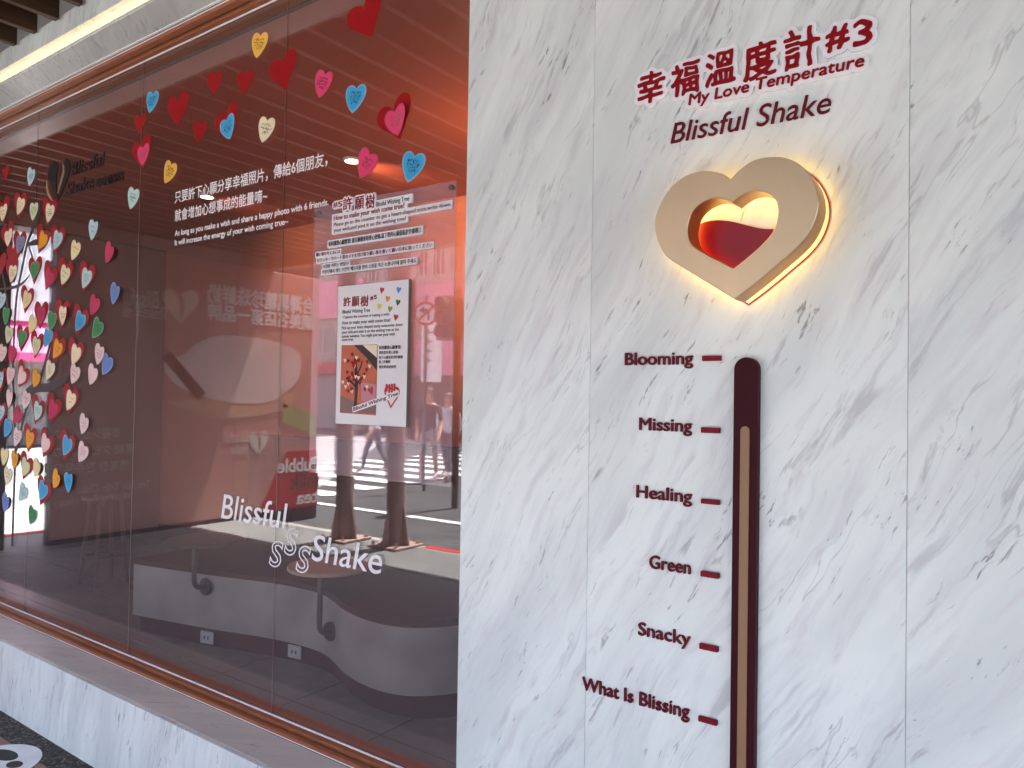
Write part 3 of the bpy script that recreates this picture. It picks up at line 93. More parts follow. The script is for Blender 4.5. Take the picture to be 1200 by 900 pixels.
TBK=[[-0.5946,2.1094,-0.5898,2.1096,-0.5858,2.1115,-0.577,2.1229,-0.5746,2.1246,-0.573,2.1238,-0.5687,2.1186,-0.5634,2.1169,-0.537,2.1169,-0.5274,2.119,-0.5194,2.1168,-0.5114,2.1188,-0.5034,2.1169,-0.496,2.1174,-0.4914,2.1191,-0.488,2.1222,-0.486,2.1262,-0.4842,2.134,-0.4826,2.1353,-0.4812,2.1334,-0.4815,2.1262,-0.4807,2.1226,-0.4786,2.1195,-0.4754,2.1175,-0.469,2.1171,-0.4614,2.1197,-0.4514,2.1169,-0.4226,2.117,-0.4199,2.1158,-0.4154,2.1109,-0.4106,2.1094,-0.4044,2.1106,-0.3982,2.1169,-0.3938,2.1186,-0.3838,2.1168,-0.3702,2.1169,-0.3634,2.1182,-0.355,2.1169,-0.3086,2.1169,-0.299,2.1195,-0.2922,2.1173,-0.2874,2.1168,-0.2826,2.1174,-0.2782,2.1189,-0.2754,2.121,-0.2733,2.1242,-0.2714,2.135,-0.2723,2.1394,-0.2742,2.143,-0.277,2.1459,-0.2806,2.1478,-0.2858,2.1487,-0.293,2.1481,-0.3006,2.1487,-0.3214,2.1484,-0.3282,2.149,-0.3358,2.1513,-0.345,2.1482,-0.3582,2.1485,-0.3618,2.1497,-0.3631,2.1522,-0.3635,2.1602,-0.3653,2.171,-0.3646,2.1814,-0.3638,2.1834,-0.3622,2.1845,-0.3594,2.1845,-0.3576,2.1834,-0.3559,2.1766,-0.3534,2.171,-0.352,2.163,-0.3488,2.159,-0.3442,2.1566,-0.3382,2.1562,-0.3302,2.1595,-0.3194,2.1598,-0.316,2.1614,-0.3098,2.1665,-0.3085,2.1658,-0.3045,2.1594,-0.2994,2.1566,-0.2918,2.156,-0.2754,2.1571,-0.2698,2.1595,-0.2648,2.1634,-0.2602,2.1687,-0.2579,2.1738,-0.2574,2.1806,-0.2597,2.1898,-0.258,2.197,-0.2578,2.2014,-0.2587,2.2058,-0.261,2.2098,-0.2645,2.213,-0.275,2.2191,-0.2822,2.2216,-0.289,2.2212,-0.2994,2.2173,-0.3094,2.222,-0.3138,2.2218,-0.3214,2.2196,-0.3314,2.2222,-0.3354,2.2213,-0.3389,2.219,-0.3456,2.209,-0.3494,2.207,-0.3526,2.2067,-0.3618,2.2101,-0.3644,2.2126,-0.3652,2.2166,-0.3643,2.2262,-0.3652,2.2294,-0.367,2.2322,-0.3698,2.2344,-0.3734,2.2356,-0.3774,2.2357,-0.3814,2.2348,-0.3864,2.2314,-0.3906,2.2231,-0.3934,2.2217,-0.3978,2.2232,-0.4021,2.2302,-0.4048,2.233,-0.4082,2.2346,-0.4118,2.2351,-0.4166,2.2341,-0.4208,2.2314,-0.4236,2.2278,-0.4258,2.221,-0.4298,2.2185,-0.4322,2.2188,-0.437,2.2228,-0.441,2.2244,-0.4486,2.2252,-0.4586,2.2241,-0.4658,2.228,-0.4702,2.229,-0.4766,2.2277,-0.4846,2.222,-0.4966,2.2208,-0.501,2.2195,-0.505,2.2162,-0.5069,2.2118,-0.508,2.1958,-0.5073,2.1858,-0.5078,2.1766,-0.5091,2.1654,-0.5098,2.1634,-0.511,2.1624,-0.5166,2.1693,-0.5178,2.1726,-0.5174,2.1834,-0.5195,2.1934,-0.5177,2.2134,-0.518,2.2218,-0.5209,2.2274,-0.5258,2.2303,-0.5298,2.2306,-0.541,2.2289,-0.5574,2.2299,-0.5662,2.2278,-0.5738,2.23,-0.5778,2.2302,-0.5826,2.2286,-0.5894,2.2231,-0.5959,2.2262,-0.5998,2.227,-0.613,2.2254,-0.6314,2.2263,-0.6406,2.2239,-0.6498,2.2248,-0.6566,2.2218,-0.6622,2.2139,-0.6682,2.2083,-0.6702,2.2074,-0.6738,2.209,-0.6774,2.2156,-0.6806,2.2185,-0.685,2.2198,-0.6942,2.2199,-0.7006,2.2252,-0.7054,2.227,-0.7126,2.2266,-0.7154,2.2252,-0.721,2.2206,-0.731,2.2195,-0.7362,2.2178,-0.741,2.213,-0.7434,2.205,-0.7476,2.199,-0.7489,2.1946,-0.7484,2.1886,-0.7451,2.1818,-0.7447,2.1786,-0.7449,2.1738,-0.748,2.1666,-0.7485,2.161,-0.747,2.1566,-0.7438,2.153,-0.7378,2.1506,-0.725,2.1505,-0.7232,2.1494,-0.7202,2.1446,-0.7174,2.1422,-0.713,2.1407,-0.7078,2.1408,-0.7016,2.1438,-0.6974,2.1506,-0.6956,2.1522,-0.6814,2.154,-0.6766,2.1559,-0.6732,2.1598,-0.6706,2.167,-0.6694,2.1672,-0.6606,2.1594,-0.6596,2.1478,-0.6578,2.1442,-0.655,2.1415,-0.649,2.1394,-0.6406,2.1403,-0.631,2.1398,-0.6291,2.139,-0.6283,2.1362,-0.6292,2.1246,-0.6281,2.1214,-0.6258,2.1188,-0.6222,2.1172,-0.6178,2.117,-0.6146,2.1177,-0.6102,2.1201,-0.6082,2.1203,-0.6046,2.1177,-0.5996,2.1114],[-0.4322,2.1628,-0.4367,2.1658,-0.4381,2.1678,-0.4367,2.1766,-0.4403,2.185,-0.4396,2.1866,-0.4366,2.189,-0.4326,2.1917,-0.4314,2.1911,-0.4308,2.1894,-0.4308,2.1746,-0.4297,2.1654,-0.4306,2.163],[-0.5902,2.1729,-0.5908,2.1754,-0.5897,2.1874,-0.5882,2.1884,-0.5853,2.187,-0.5832,2.1842,-0.5834,2.1814,-0.5878,2.1741,-0.589,2.1729],[-0.6722,2.1744,-0.6734,2.1786,-0.6726,2.1838,-0.667,2.1903,-0.6654,2.1909,-0.6634,2.1903,-0.6619,2.1886,-0.6623,2.1862,-0.6676,2.1806,-0.671,2.1748]]
WGL=[[-1.9872,2.1386,-1.9841,2.1386,-1.9826,2.143,-1.9821,2.1434,-1.9766,2.1434,-1.9764,2.1429,-1.9775,2.1389,-1.9771,2.1385,-1.9751,2.1384,-1.9741,2.1389,-1.9724,2.1434,-1.9669,2.1436,-1.9669,2.1457,-1.9718,2.1461,-1.9706,2.1494,-1.9671,2.1495,-1.9667,2.1499,-1.9669,2.1517,-1.9699,2.1521,-1.9689,2.1556,-1.9694,2.1568,-1.9719,2.1567,-1.9739,2.1519,-1.9794,2.1518,-1.9797,2.1524,-1.9787,2.1564,-1.9791,2.1568,-1.9816,2.1568,-1.9836,2.1519,-1.9889,2.1517,-1.9889,2.1496,-1.9843,2.1491,-1.9854,2.146,-1.9886,2.1458,-1.989,2.1454,-1.9889,2.1436,-1.9862,2.1431],[-1.9811,2.1458,-1.9816,2.1464,-1.9804,2.1494,-1.9749,2.1494,-1.9745,2.1489,-1.9756,2.146],[-1.96,2.1384,-1.9539,2.1382,-1.9501,2.1387,-1.9464,2.14,-1.9439,2.1424,-1.9434,2.1439,-1.9439,2.1456,-1.9464,2.148,-1.9516,2.1496,-1.9571,2.1501,-1.9569,2.1534,-1.9456,2.1536,-1.9454,2.1556,-1.9459,2.1563,-1.9514,2.1563,-1.9627,2.1561,-1.9626,2.1468,-1.9544,2.1467,-1.9512,2.1456,-1.9499,2.1441,-1.9509,2.1426,-1.9546,2.1413,-1.9599,2.1413,-1.9654,2.1422,-1.9654,2.1393],[-1.9089,2.1231,-1.9051,2.1229,-1.9045,2.1234,-1.9044,2.1406,-1.8936,2.1409,-1.893,2.1414,-1.893,2.1444,-1.8934,2.1448,-1.9044,2.1451,-1.9044,2.1544,-1.8946,2.1547,-1.8942,2.1551,-1.8942,2.1581,-1.8949,2.1586,-1.9114,2.1586,-1.9101,2.1646,-1.9141,2.1653,-1.9185,2.1546,-1.9209,2.1512,-1.9219,2.1516,-1.9374,2.1515,-1.9378,2.1511,-1.9378,2.1486,-1.9369,2.1482,-1.9219,2.1482,-1.9209,2.1485,-1.9184,2.1474,-1.9162,2.1496,-1.9134,2.1545,-1.9094,2.1546,-1.9091,2.1451,-1.9201,2.1448,-1.9206,2.1444,-1.9206,2.1419,-1.9204,2.1411,-1.9199,2.1409,-1.9091,2.1406],[-1.9377,2.1236,-1.9341,2.1235,-1.9336,2.1251,-1.9331,2.1254,-1.9216,2.1256,-1.9216,2.1394,-1.9376,2.1394],[-1.9334,2.1291,-1.9334,2.1359,-1.9259,2.1359,-1.9259,2.1291],[-1.9377,2.1424,-1.9216,2.1422,-1.9212,2.1429,-1.9213,2.1454,-1.9374,2.1455,-1.9378,2.1449],[-1.9399,2.1544,-1.9199,2.1542,-1.9194,2.1549,-1.9196,2.1577,-1.9274,2.1579,-1.9275,2.1586,-1.928,2.1614,-1.9296,2.1646,-1.9304,2.165,-1.9321,2.1645,-1.9333,2.1636,-1.9316,2.1598,-1.9314,2.1579,-1.9396,2.1578,-1.9401,2.1571],[-1.8713,2.1171,-1.8676,2.1169,-1.8652,2.1181,-1.8647,2.1199,-1.8646,2.1334,-1.8599,2.1337,-1.8595,2.1341,-1.8595,2.1516,-1.8601,2.1521,-1.8651,2.1521,-1.8654,2.1527,-1.8641,2.1564,-1.8519,2.1564,-1.8513,2.1559,-1.8521,2.1524,-1.8571,2.1525,-1.8576,2.1519,-1.8575,2.1264,-1.8571,2.126,-1.8534,2.1256,-1.8571,2.1224,-1.861,2.1199,-1.8611,2.1189,-1.8596,2.1172,-1.8586,2.1169,-1.8531,2.1204,-1.8507,2.1226,-1.8502,2.1236,-1.8531,2.1256,-1.8528,2.1259,-1.8403,2.1261,-1.8402,2.1521,-1.8406,2.1525,-1.8476,2.1524,-1.8479,2.1529,-1.8472,2.1556,-1.8466,2.1564,-1.8391,2.1566,-1.8389,2.1596,-1.8394,2.1603,-1.8787,2.1601,-1.8791,2.1321,-1.8801,2.1251,-1.8816,2.1199,-1.8793,2.1179,-1.8784,2.118,-1.8762,2.1256,-1.8752,2.1356,-1.8751,2.1561,-1.8689,2.1564,-1.8686,2.1559,-1.8694,2.1523,-1.8731,2.1523,-1.8736,2.1516,-1.8735,2.1341,-1.8729,2.1337,-1.8686,2.1336,-1.8683,2.1331,-1.8684,2.1209,-1.8689,2.1204,-1.8719,2.1201,-1.872,2.1189],[-1.8416,2.1171,-1.8406,2.117,-1.8389,2.1181,-1.8383,2.1189,-1.8383,2.1196,-1.8443,2.1254,-1.8451,2.1256,-1.8471,2.1243,-1.8475,2.1231],[-1.8738,2.1209,-1.8731,2.1208,-1.8725,2.1214,-1.8697,2.1301,-1.87,2.1314,-1.8719,2.1318,-1.8726,2.132,-1.873,2.1316,-1.8758,2.1229,-1.8756,2.122],[-1.8612,2.1229,-1.8599,2.1227,-1.858,2.1239,-1.8607,2.1316,-1.8616,2.132,-1.8638,2.1309],[-1.8536,2.1296,-1.8536,2.1336,-1.8444,2.1336,-1.8444,2.1296],[-1.8699,2.1371,-1.8699,2.1411,-1.8634,2.1411,-1.8634,2.1371],[-1.8536,2.1371,-1.8536,2.1411,-1.8444,2.1411,-1.8444,2.1371],[-1.8699,2.1446,-1.8699,2.1486,-1.8634,2.1486,-1.8634,2.1446],[-1.8536,2.1449,-1.8536,2.1486,-1.8444,2.1486,-1.8444,2.1449],[-1.8244,2.1131,-1.8216,2.1129,-1.821,2.1134,-1.8206,2.1341,-1.8186,2.1298,-1.8181,2.1299,-1.8166,2.1319,-1.8163,2.1294,-1.8159,2.129,-1.8064,2.1286,-1.8089,2.1196,-1.8186,2.1177,-1.8176,2.1141,-1.8006,2.1169,-1.8001,2.1167,-1.7989,2.113,-1.7951,2.1129,-1.7929,2.1135,-1.7917,2.1144,-1.7909,2.1174,-1.7909,2.1429,-1.7906,2.1434,-1.7883,2.1436,-1.7882,2.1471,-1.7909,2.1479,-1.7909,2.1581,-1.7914,2.1588,-1.7944,2.1585,-1.7948,2.1581,-1.7948,2.1481,-1.7951,2.1476,-1.7964,2.1476,-1.8014,2.1475,-1.8021,2.1463,-1.8071,2.1464,-1.8074,2.1496,-1.8009,2.1501,-1.8007,2.1534,-1.8014,2.1538,-1.8071,2.1539,-1.8076,2.1584,-1.8104,2.1586,-1.811,2.1581,-1.8114,2.1539,-1.8171,2.1538,-1.8176,2.1531,-1.8174,2.1501,-1.8111,2.1496,-1.8111,2.1466,-1.8164,2.1464,-1.8171,2.148,-1.8209,2.1484,-1.8211,2.1586,-1.8244,2.1586,-1.8246,2.1484,-1.8296,2.148,-1.83,2.1476,-1.8299,2.1441,-1.8256,2.1439,-1.8251,2.1434,-1.8269,2.1356,-1.8308,2.1256,-1.8292,2.1226,-1.8284,2.1227,-1.8249,2.1316,-1.8246,2.1313],[-1.7996,2.1171,-1.8002,2.1181,-1.8004,2.1207,-1.8048,2.1204,-1.8027,2.1271,-1.8031,2.128,-1.805,2.1286,-1.8025,2.1294,-1.8023,2.1406,-1.8161,2.1407,-1.8166,2.1336,-1.8194,2.1387,-1.8209,2.1416,-1.8206,2.1439,-1.8171,2.1439,-1.8161,2.1427,-1.8026,2.1427,-1.8016,2.1435,-1.7949,2.1431,-1.7948,2.1179,-1.7954,2.1171],[-1.8137,2.1194,-1.8119,2.1195,-1.8102,2.1204,-1.8121,2.1279,-1.8134,2.1283,-1.8155,2.1274],[-1.7988,2.1264,-1.7979,2.1262,-1.7959,2.127,-1.7954,2.1279,-1.7967,2.1346,-1.7983,2.1396,-1.7991,2.1398,-1.8015,2.1386],[-1.8124,2.1324,-1.8124,2.1371,-1.8064,2.1371,-1.8064,2.1324]]
WBK=[[-1.9918,2.0471,-1.6406,2.047,-1.6384,2.0475,-1.6374,2.0489,-1.6372,2.0641,-1.6366,2.0655,-1.6351,2.0662,-1.4584,2.0664,-1.457,2.0674,-1.4565,2.0691,-1.4565,2.0889,-1.457,2.0914,-1.4589,2.0924,-1.6406,2.0927,-1.6416,2.0936,-1.642,2.0954,-1.642,2.1046,-1.6411,2.1065,-1.6224,2.1071,-1.6207,2.1076,-1.6199,2.1089,-1.62,2.1341,-1.6221,2.1357,-1.6301,2.1357,-1.7834,2.1358,-1.7849,2.1365,-1.7853,2.1379,-1.783,2.1431,-1.7831,2.1481,-1.7853,2.1529,-1.7862,2.1606,-1.7877,2.1626,-1.7899,2.1638,-1.7961,2.1635,-1.8011,2.1597,-1.8049,2.1629,-1.8074,2.1638,-1.8116,2.1637,-1.8159,2.1618,-1.8206,2.164,-1.8254,2.1639,-1.8276,2.1628,-1.8291,2.1609,-1.8306,2.1539,-1.8334,2.1524,-1.8343,2.1534,-1.8335,2.1579,-1.834,2.1616,-1.8354,2.1639,-1.8379,2.1653,-1.8776,2.1657,-1.8819,2.1643,-1.884,2.1604,-1.8843,2.1364,-1.8869,2.1175,-1.8889,2.1165,-1.9004,2.1166,-1.9026,2.1174,-1.8993,2.1224,-1.8986,2.1344,-1.8974,2.1353,-1.8906,2.1365,-1.8886,2.1384,-1.8877,2.1409,-1.8879,2.1459,-1.8905,2.1501,-1.889,2.1546,-1.889,2.1586,-1.8899,2.1611,-1.8919,2.163,-1.8949,2.1639,-1.9034,2.1643,-1.9074,2.1691,-1.9134,2.1707,-1.9178,2.1691,-1.9216,2.1637,-1.9231,2.1643,-1.9266,2.169,-1.9306,2.1703,-1.9356,2.1686,-1.9394,2.1637,-1.9441,2.1617,-1.9651,2.1612,-1.9701,2.1622,-1.9754,2.1613,-1.9826,2.1619,-1.9851,2.1608,-1.988,2.1576,-1.9921,2.1558,-1.994,2.1529,-1.9943,2.1434,-1.9908,2.1349,-1.9869,2.1331,-1.9806,2.1338,-1.9759,2.1331,-1.9691,2.135,-1.9641,2.1334,-1.9576,2.1328,-1.9444,2.1344,-1.9433,2.1329,-1.9426,2.1219,-1.9411,2.1197,-1.9378,2.1174,-1.9424,2.1165,-1.9916,2.1165,-1.9944,2.1155,-1.995,2.1131,-1.995,2.0909,-1.994,2.0504,-1.9935,2.0481],[-1.9311,2.1166,-1.9337,2.1174,-1.9304,2.1194,-1.9204,2.1204,-1.9179,2.1219,-1.9154,2.1255,-1.9148,2.1244,-1.9135,2.1206,-1.911,2.1176,-1.9115,2.1169]]
SB1=[[-2.0124,2.0021,-1.5766,2.002,-1.5743,2.0029,-1.5735,2.0056,-1.5736,2.0266,-1.5741,2.0285,-1.5758,2.0294,-2.0116,2.0295,-2.014,2.0286,-2.0147,2.0259,-2.0147,2.0049,-2.0141,2.003]]
SB2=[[-2.0692,1.9544,-1.5324,1.9543,-1.53,1.9549,-1.5291,1.9569,-1.529,1.9719,-1.5299,1.9745,-1.5326,1.9752,-1.5569,1.9752,-1.9411,1.9753,-1.9434,1.9757,-1.9443,1.9771,-1.9446,1.9934,-1.9453,1.9951,-1.9469,1.9959,-2.0731,1.996,-2.0754,1.9954,-2.0764,1.9937,-2.0764,1.9784,-2.0756,1.9763,-2.0726,1.975,-2.0717,1.9739,-2.0714,1.9569,-2.0707,1.9551]]
SB3=[[-2.0414,1.9116,-1.5984,1.9115,-1.5961,1.9123,-1.5953,1.9141,-1.5953,1.9299,-1.5959,1.9325,-1.5984,1.9335,-1.6159,1.9335,-1.8981,1.9335,-1.9001,1.9339,-1.9013,1.9354,-1.9016,1.9496,-1.9024,1.9512,-1.9041,1.9519,-2.0369,1.952,-2.0389,1.9514,-2.0398,1.9501,-2.0402,1.9356,-2.0431,1.9325,-2.0437,1.9309,-2.0437,1.9141,-2.043,1.9124]]

# ------------------------------------------------------------------ helpers
WALL, GLASS = 1.5, 1.736

def link(o):
    sc.collection.objects.link(o)
    return o

def tag(o, label=None, cat=None, group=None, kind=None):
    if label: o['label'] = label
    if cat: o['category'] = cat
    if group: o['group'] = group
    if kind: o['kind'] = kind
    return o

def thing(name, loc, label, cat, group=None):
    o = link(bpy.data.objects.new(name, None))
    o.location = loc
    o.empty_display_size = 0.05
    return tag(o, label, cat, group)

class MB:
    """collects shapes (world coordinates) for ONE mesh object"""
    def __init__(s): s.v, s.f, s.m = [], [], []
    def add(s, vs, fs, m=0):
        b = len(s.v)
        s.v += [tuple(p) for p in vs]
        for f in fs:
            s.f.append([b+i for i in f]); s.m.append(m)
        return s
    def box(s, x0, x1, y0, y1, z0, z1, m=0):
        return s.add([(x0,y0,z0),(x1,y0,z0),(x1,y1,z0),(x0,y1,z0),(x0,y0,z1),(x1,y0,z1),(x1,y1,z1),(x0,y1,z1)],
                     [(3,2,1,0),(4,5,6,7),(0,1,5,4),(1,2,6,5),(2,3,7,6),(3,0,4,7)], m)
    def cbox(s, x0, x1, y0, y1, z0, z1, c=0.004, m=0):
        """box with chamfered edges"""
        vs = []
        for ix, x in ((1,x0),(-1,x1)):
            for iy, y in ((1,y0),(-1,y1)):
                for iz, z in ((1,z0),(-1,z1)):
                    vs += [(x, y+iy*c, z+iz*c), (x+ix*c, y, z+iz*c), (x+ix*c, y+iy*c, z)]
        def i(a, b, d, k): return (a*4+b*2+d)*3+k
        fs = [[i(0,0,0,0),i(0,0,1,0),i(0,1,1,0),i(0,1,0,0)], [i(1,0,0,0),i(1,1,0,0),i(1,1,1,0),i(1,0,1,0)],
              [i(0,0,0,1),i(1,0,0,1),i(1,0,1,1),i(0,0,1,1)], [i(0,1,0,1),i(0,1,1,1),i(1,1,1,1),i(1,1,0,1)],
              [i(0,0,0,2),i(0,1,0,2),i(1,1,0,2),i(1,0,0,2)], [i(0,0,1,2),i(1,0,1,2),i(1,1,1,2),i(0,1,1,2)]]
        for a in (0,1):
            for b in (0,1):
                fs.append([i(a,b,0,0),i(a,b,0,1),i(a,b,1,1),i(a,b,1,0)])
                fs.append([i(a,0,b,0),i(a,0,b,2),i(a,1,b,2),i(a,1,b,0)])
                fs.append([i(0,a,b,1),i(0,a,b,2),i(1,a,b,2),i(1,a,b,1)])
                for d in (0,1): fs.append([i(a,b,d,0),i(a,b,d,1),i(a,b,d,2)])
        return s.add(vs, fs, m)
    def prism(s, loop, off, m=0, caps=(True, True), ms=None):
        n = len(loop); off = Vector(off)
        a = [Vector(p) for p in loop]; b = [p+off for p in a]
        fs = [[i, (i+1) % n, n+(i+1) % n, n+i] for i in range(n)]
        s.add(a+b, fs, m if ms is None else ms)
        if caps[0]: s.add(a, [list(range(n))[::-1]], m)
        if caps[1]: s.add(b, [list(range(n))], m)
        return s
    def tube(s, pts, r, n=10, m=0, caps=True):
        pts = [Vector(p) for p in pts]
        rs = r if isinstance(r, (list, tuple)) else [r]*len(pts)
        vs, fs = [], []
        prev = None
        for k, p in enumerate(pts):
            t = (pts[min(k+1, len(pts)-1)]-pts[max(k-1, 0)]).normalized()
            if prev is None:
                a = t.cross(Vector((0,0,1)))
                if a.length < 1e-3: a = t.cross(Vector((1,0,0)))
            else:
                a = prev - t*prev.dot(t)
            a.normalize(); prev = a
            b = t.cross(a)
            for j in range(n):
                w = 2*math.pi*j/n
                vs.append(p + (a*math.cos(w)+b*math.sin(w))*rs[k])
        for k in range(len(pts)-1):
            for j in range(n):
                fs.append([k*n+j, k*n+(j+1) % n, (k+1)*n+(j+1) % n, (k+1)*n+j])
        if caps: fs += [list(range(n))[::-1], [(len(pts)-1)*n+j for j in range(n)]]
        return s.add(vs, fs, m)
    def disc(s, c, r, h, n=48, m=0, axis='Z', ch=0.0):
        prof = [(r-ch, 0), (r, ch), (r, h-ch), (r-ch, h)] if ch else [(r, 0), (r, h)]
        vs, fs = [], []
        for q, z in prof:
            for j in range(n):
                w = 2*math.pi*j/n; a, b = q*math.cos(w), q*math.sin(w)
                vs.append({'Z': (c[0]+a, c[1]+b, c[2]+z), 'Y': (c[0]+a, c[1]-z, c[2]+b), 'X': (c[0]+z, c[1]+a, c[2]+b)}[axis])
        k = len(prof)
        for i in range(k-1):
            for j in range(n): fs.append([i*n+j, i*n+(j+1) % n, (i+1)*n+(j+1) % n, (i+1)*n+j])
        fs += [list(range(n))[::-1], [(k-1)*n+j for j in range(n)]]
        return s.add(vs, fs, m)
    def build(s, name, mats, parent=None, loc=None, smooth=False):
        org = Vector(loc) if loc is not None else (Vector(parent_world(parent)) if parent else Vector((0,0,0)))
        me = bpy.data.meshes.new(name)
        me.from_pydata([Vector(p)-org for p in s.v], [], s.f)
        for mt in (mats if isinstance(mats, (list, tuple)) else [mats]): me.materials.append(mt)
        me.polygons.foreach_set('material_index', s.m)
        me.validate(); me.update()
        import bmesh
        bm = bmesh.new(); bm.from_mesh(me)
        bmesh.ops.recalc_face_normals(bm, faces=bm.faces)
        bm.to_mesh(me); bm.free()
        if smooth:
            me.polygons.foreach_set('use_smooth', [True]*len(me.polygons))
            me.set_sharp_from_angle(angle=R(35))
        o = link(bpy.data.objects.new(name, me))
        if parent: o.parent = parent
        else: o.location = org
        return o

def parent_world(p):
    l = Vector(p.location)
    while p.parent:
        p = p.parent; l += Vector(p.location)
    return l

# frames: (origin, U, V, N) for flat lettering
def wallF(y): return (Vector((0, y, 0)), Vector((1,0,0)), Vector((0,0,1)), Vector((0,-1,0)))
def sideF(x): return (Vector((x, 0, 0)), Vector((0,1,0)), Vector((0,0,1)), Vector((1,0,0)))
def at(fr, u, v, w=0): return fr[0]+fr[1]*u+fr[2]*v+fr[3]*w

_tc = {}
def text_raw(body, shear=0.0, bold=0.0, outline=0.0):
    k = (body, shear, bold, outline)
    if k in _tc: return _tc[k]
    c = bpy.data.curves.new('t', 'FONT')
    c.body = body; c.size = 1; c.shear = shear; c.offset = bold; c.resolution_u = 4
    if outline:
        c.fill_mode = 'NONE'; c.bevel_depth = outline; c.bevel_resolution = 1
    else: c.extrude = 0.5
    o = link(bpy.data.objects.new('t', c))
    dg = bpy.context.evaluated_depsgraph_get(); dg.update()
    me = bpy.data.meshes.new_from_object(o.evaluated_get(dg))
    v = np.empty(len(me.vertices)*3); me.vertices.foreach_get('co', v); v = v.reshape(-1, 3)
    fs = [list(p.vertices) for p in me.polygons]
    bpy.data.objects.remove(o); bpy.data.curves.remove(c); bpy.data.meshes.remove(me)
    _tc[k] = (v, fs)
    return _tc[k]

def is_cjk(s): return any(ord(c) > 0x2e00 for c in s)

def put_text(mb, fr, T, thick=0.0006, lift=0.0, m=0, shear=0.0, bold=0.0, outline=0.0):
    v, fs = text_raw(T['s'], shear, bold, outline)
    x0, x1 = v[:,0].min(), v[:,0].max()
    if is_cjk(T['s']): y0, y1 = -0.10, 0.80
    else:
        hv = text_raw('H')[0]; y0, y1 = 0.0, hv[:,1].max()
    sx, syy = T['w']/(x1-x0), T['h']/(y1-y0)
    zs = thick if not outline else sx
    base = 0.5 if not outline else 0.0
    mb.add([at(fr, (p[0]-x0)*sx+T['x'], (p[1]-y0)*syy+T['z'], lift+(p[2]+base)*zs) for p in v], fs, m)

def put_bold(mb, fr, T, d, thick, lift, shear=0.0):
    for i, (u, v) in enumerate(((-d, 0), (d, 0), (0, d), (0, -d))):
        Q = dict(T); Q['x'] += u; Q['z'] += v
        put_text(mb, fr, Q, thick, lift+.00006*i, 0, shear)

def put_poly(mb, fr, polys, thick, lift=0.0, m=0):
    """flat shapes with holes (even-odd), given as flat lists u0,v0,u1,v1..."""
    c = bpy.data.curves.new('p', 'CURVE'); c.dimensions = '2D'; c.fill_mode = 'BOTH'; c.extrude = 0.5
    for p in polys:
        s = c.splines.new('POLY'); n = len(p)//2; s.points.add(n-1); s.use_cyclic_u = True
        for i in range(n): s.points[i].co = (p[2*i], p[2*i+1], 0, 1)
    o = link(bpy.data.objects.new('p', c))
    dg = bpy.context.evaluated_depsgraph_get(); dg.update()
    me = bpy.data.meshes.new_from_object(o.evaluated_get(dg))
    vs = [at(fr, q.co.x, q.co.y, lift+(q.co.z+0.5)*thick) for q in me.vertices]
    fs = [list(q.vertices) for q in me.polygons]
    bpy.data.objects.remove(o); bpy.data.curves.remove(c); bpy.data.meshes.remove(me)
    mb.add(vs, fs, m)

def smooth_loop(P, n, closed=True, corners=()):
    """Catmull-Rom through points; indices in corners stay sharp"""
    P = [Vector((p[0], p[1])) for p in P]; k = len(P); out = []
    for i in range(k if closed else k-1):
        p1, p2 = P[i], P[(i+1) % k]
        p0 = P[(i-1) % k] if (closed or i > 0) else p1
        p3 = P[(i+2) % k] if (closed or i+2 < k) else p2
        if i in corners: p0 = p1
        if (i+1) % k in corners: p3 = p2
        for j in range(n):
            t = j/n
            out.append(0.5*((2*p1)+(p2-p0)*t+(2*p0-5*p1+4*p2-p3)*t*t+(3*p1-p0-3*p2+p3)*t**3))
    if not closed: out.append(P[-1])
    return out

def offset_loop(L, d):
    n = len(L); out = []
    A = sum(L[i].x*L[(i+1) % n].y-L[(i+1) % n].x*L[i].y for i in range(n))
    s = -1 if A > 0 else 1
    for i in range(n):
        t = (L[(i+1) % n]-L[i-1]); t = t.normalized() if t.length else Vector((1,0))
        out.append(L[i]+Vector((-t.y, t.x))*s*d)
    return out

flat = lambda P: [q for p in P for q in p]

# ------------------------------------------------------------------ materials
def lin(r, g, b): return tuple(((c/255)/12.92 if c/255 <= .04045 else ((c/255+.055)/1.055)**2.4) for c in (r, g, b))+(1.0,)

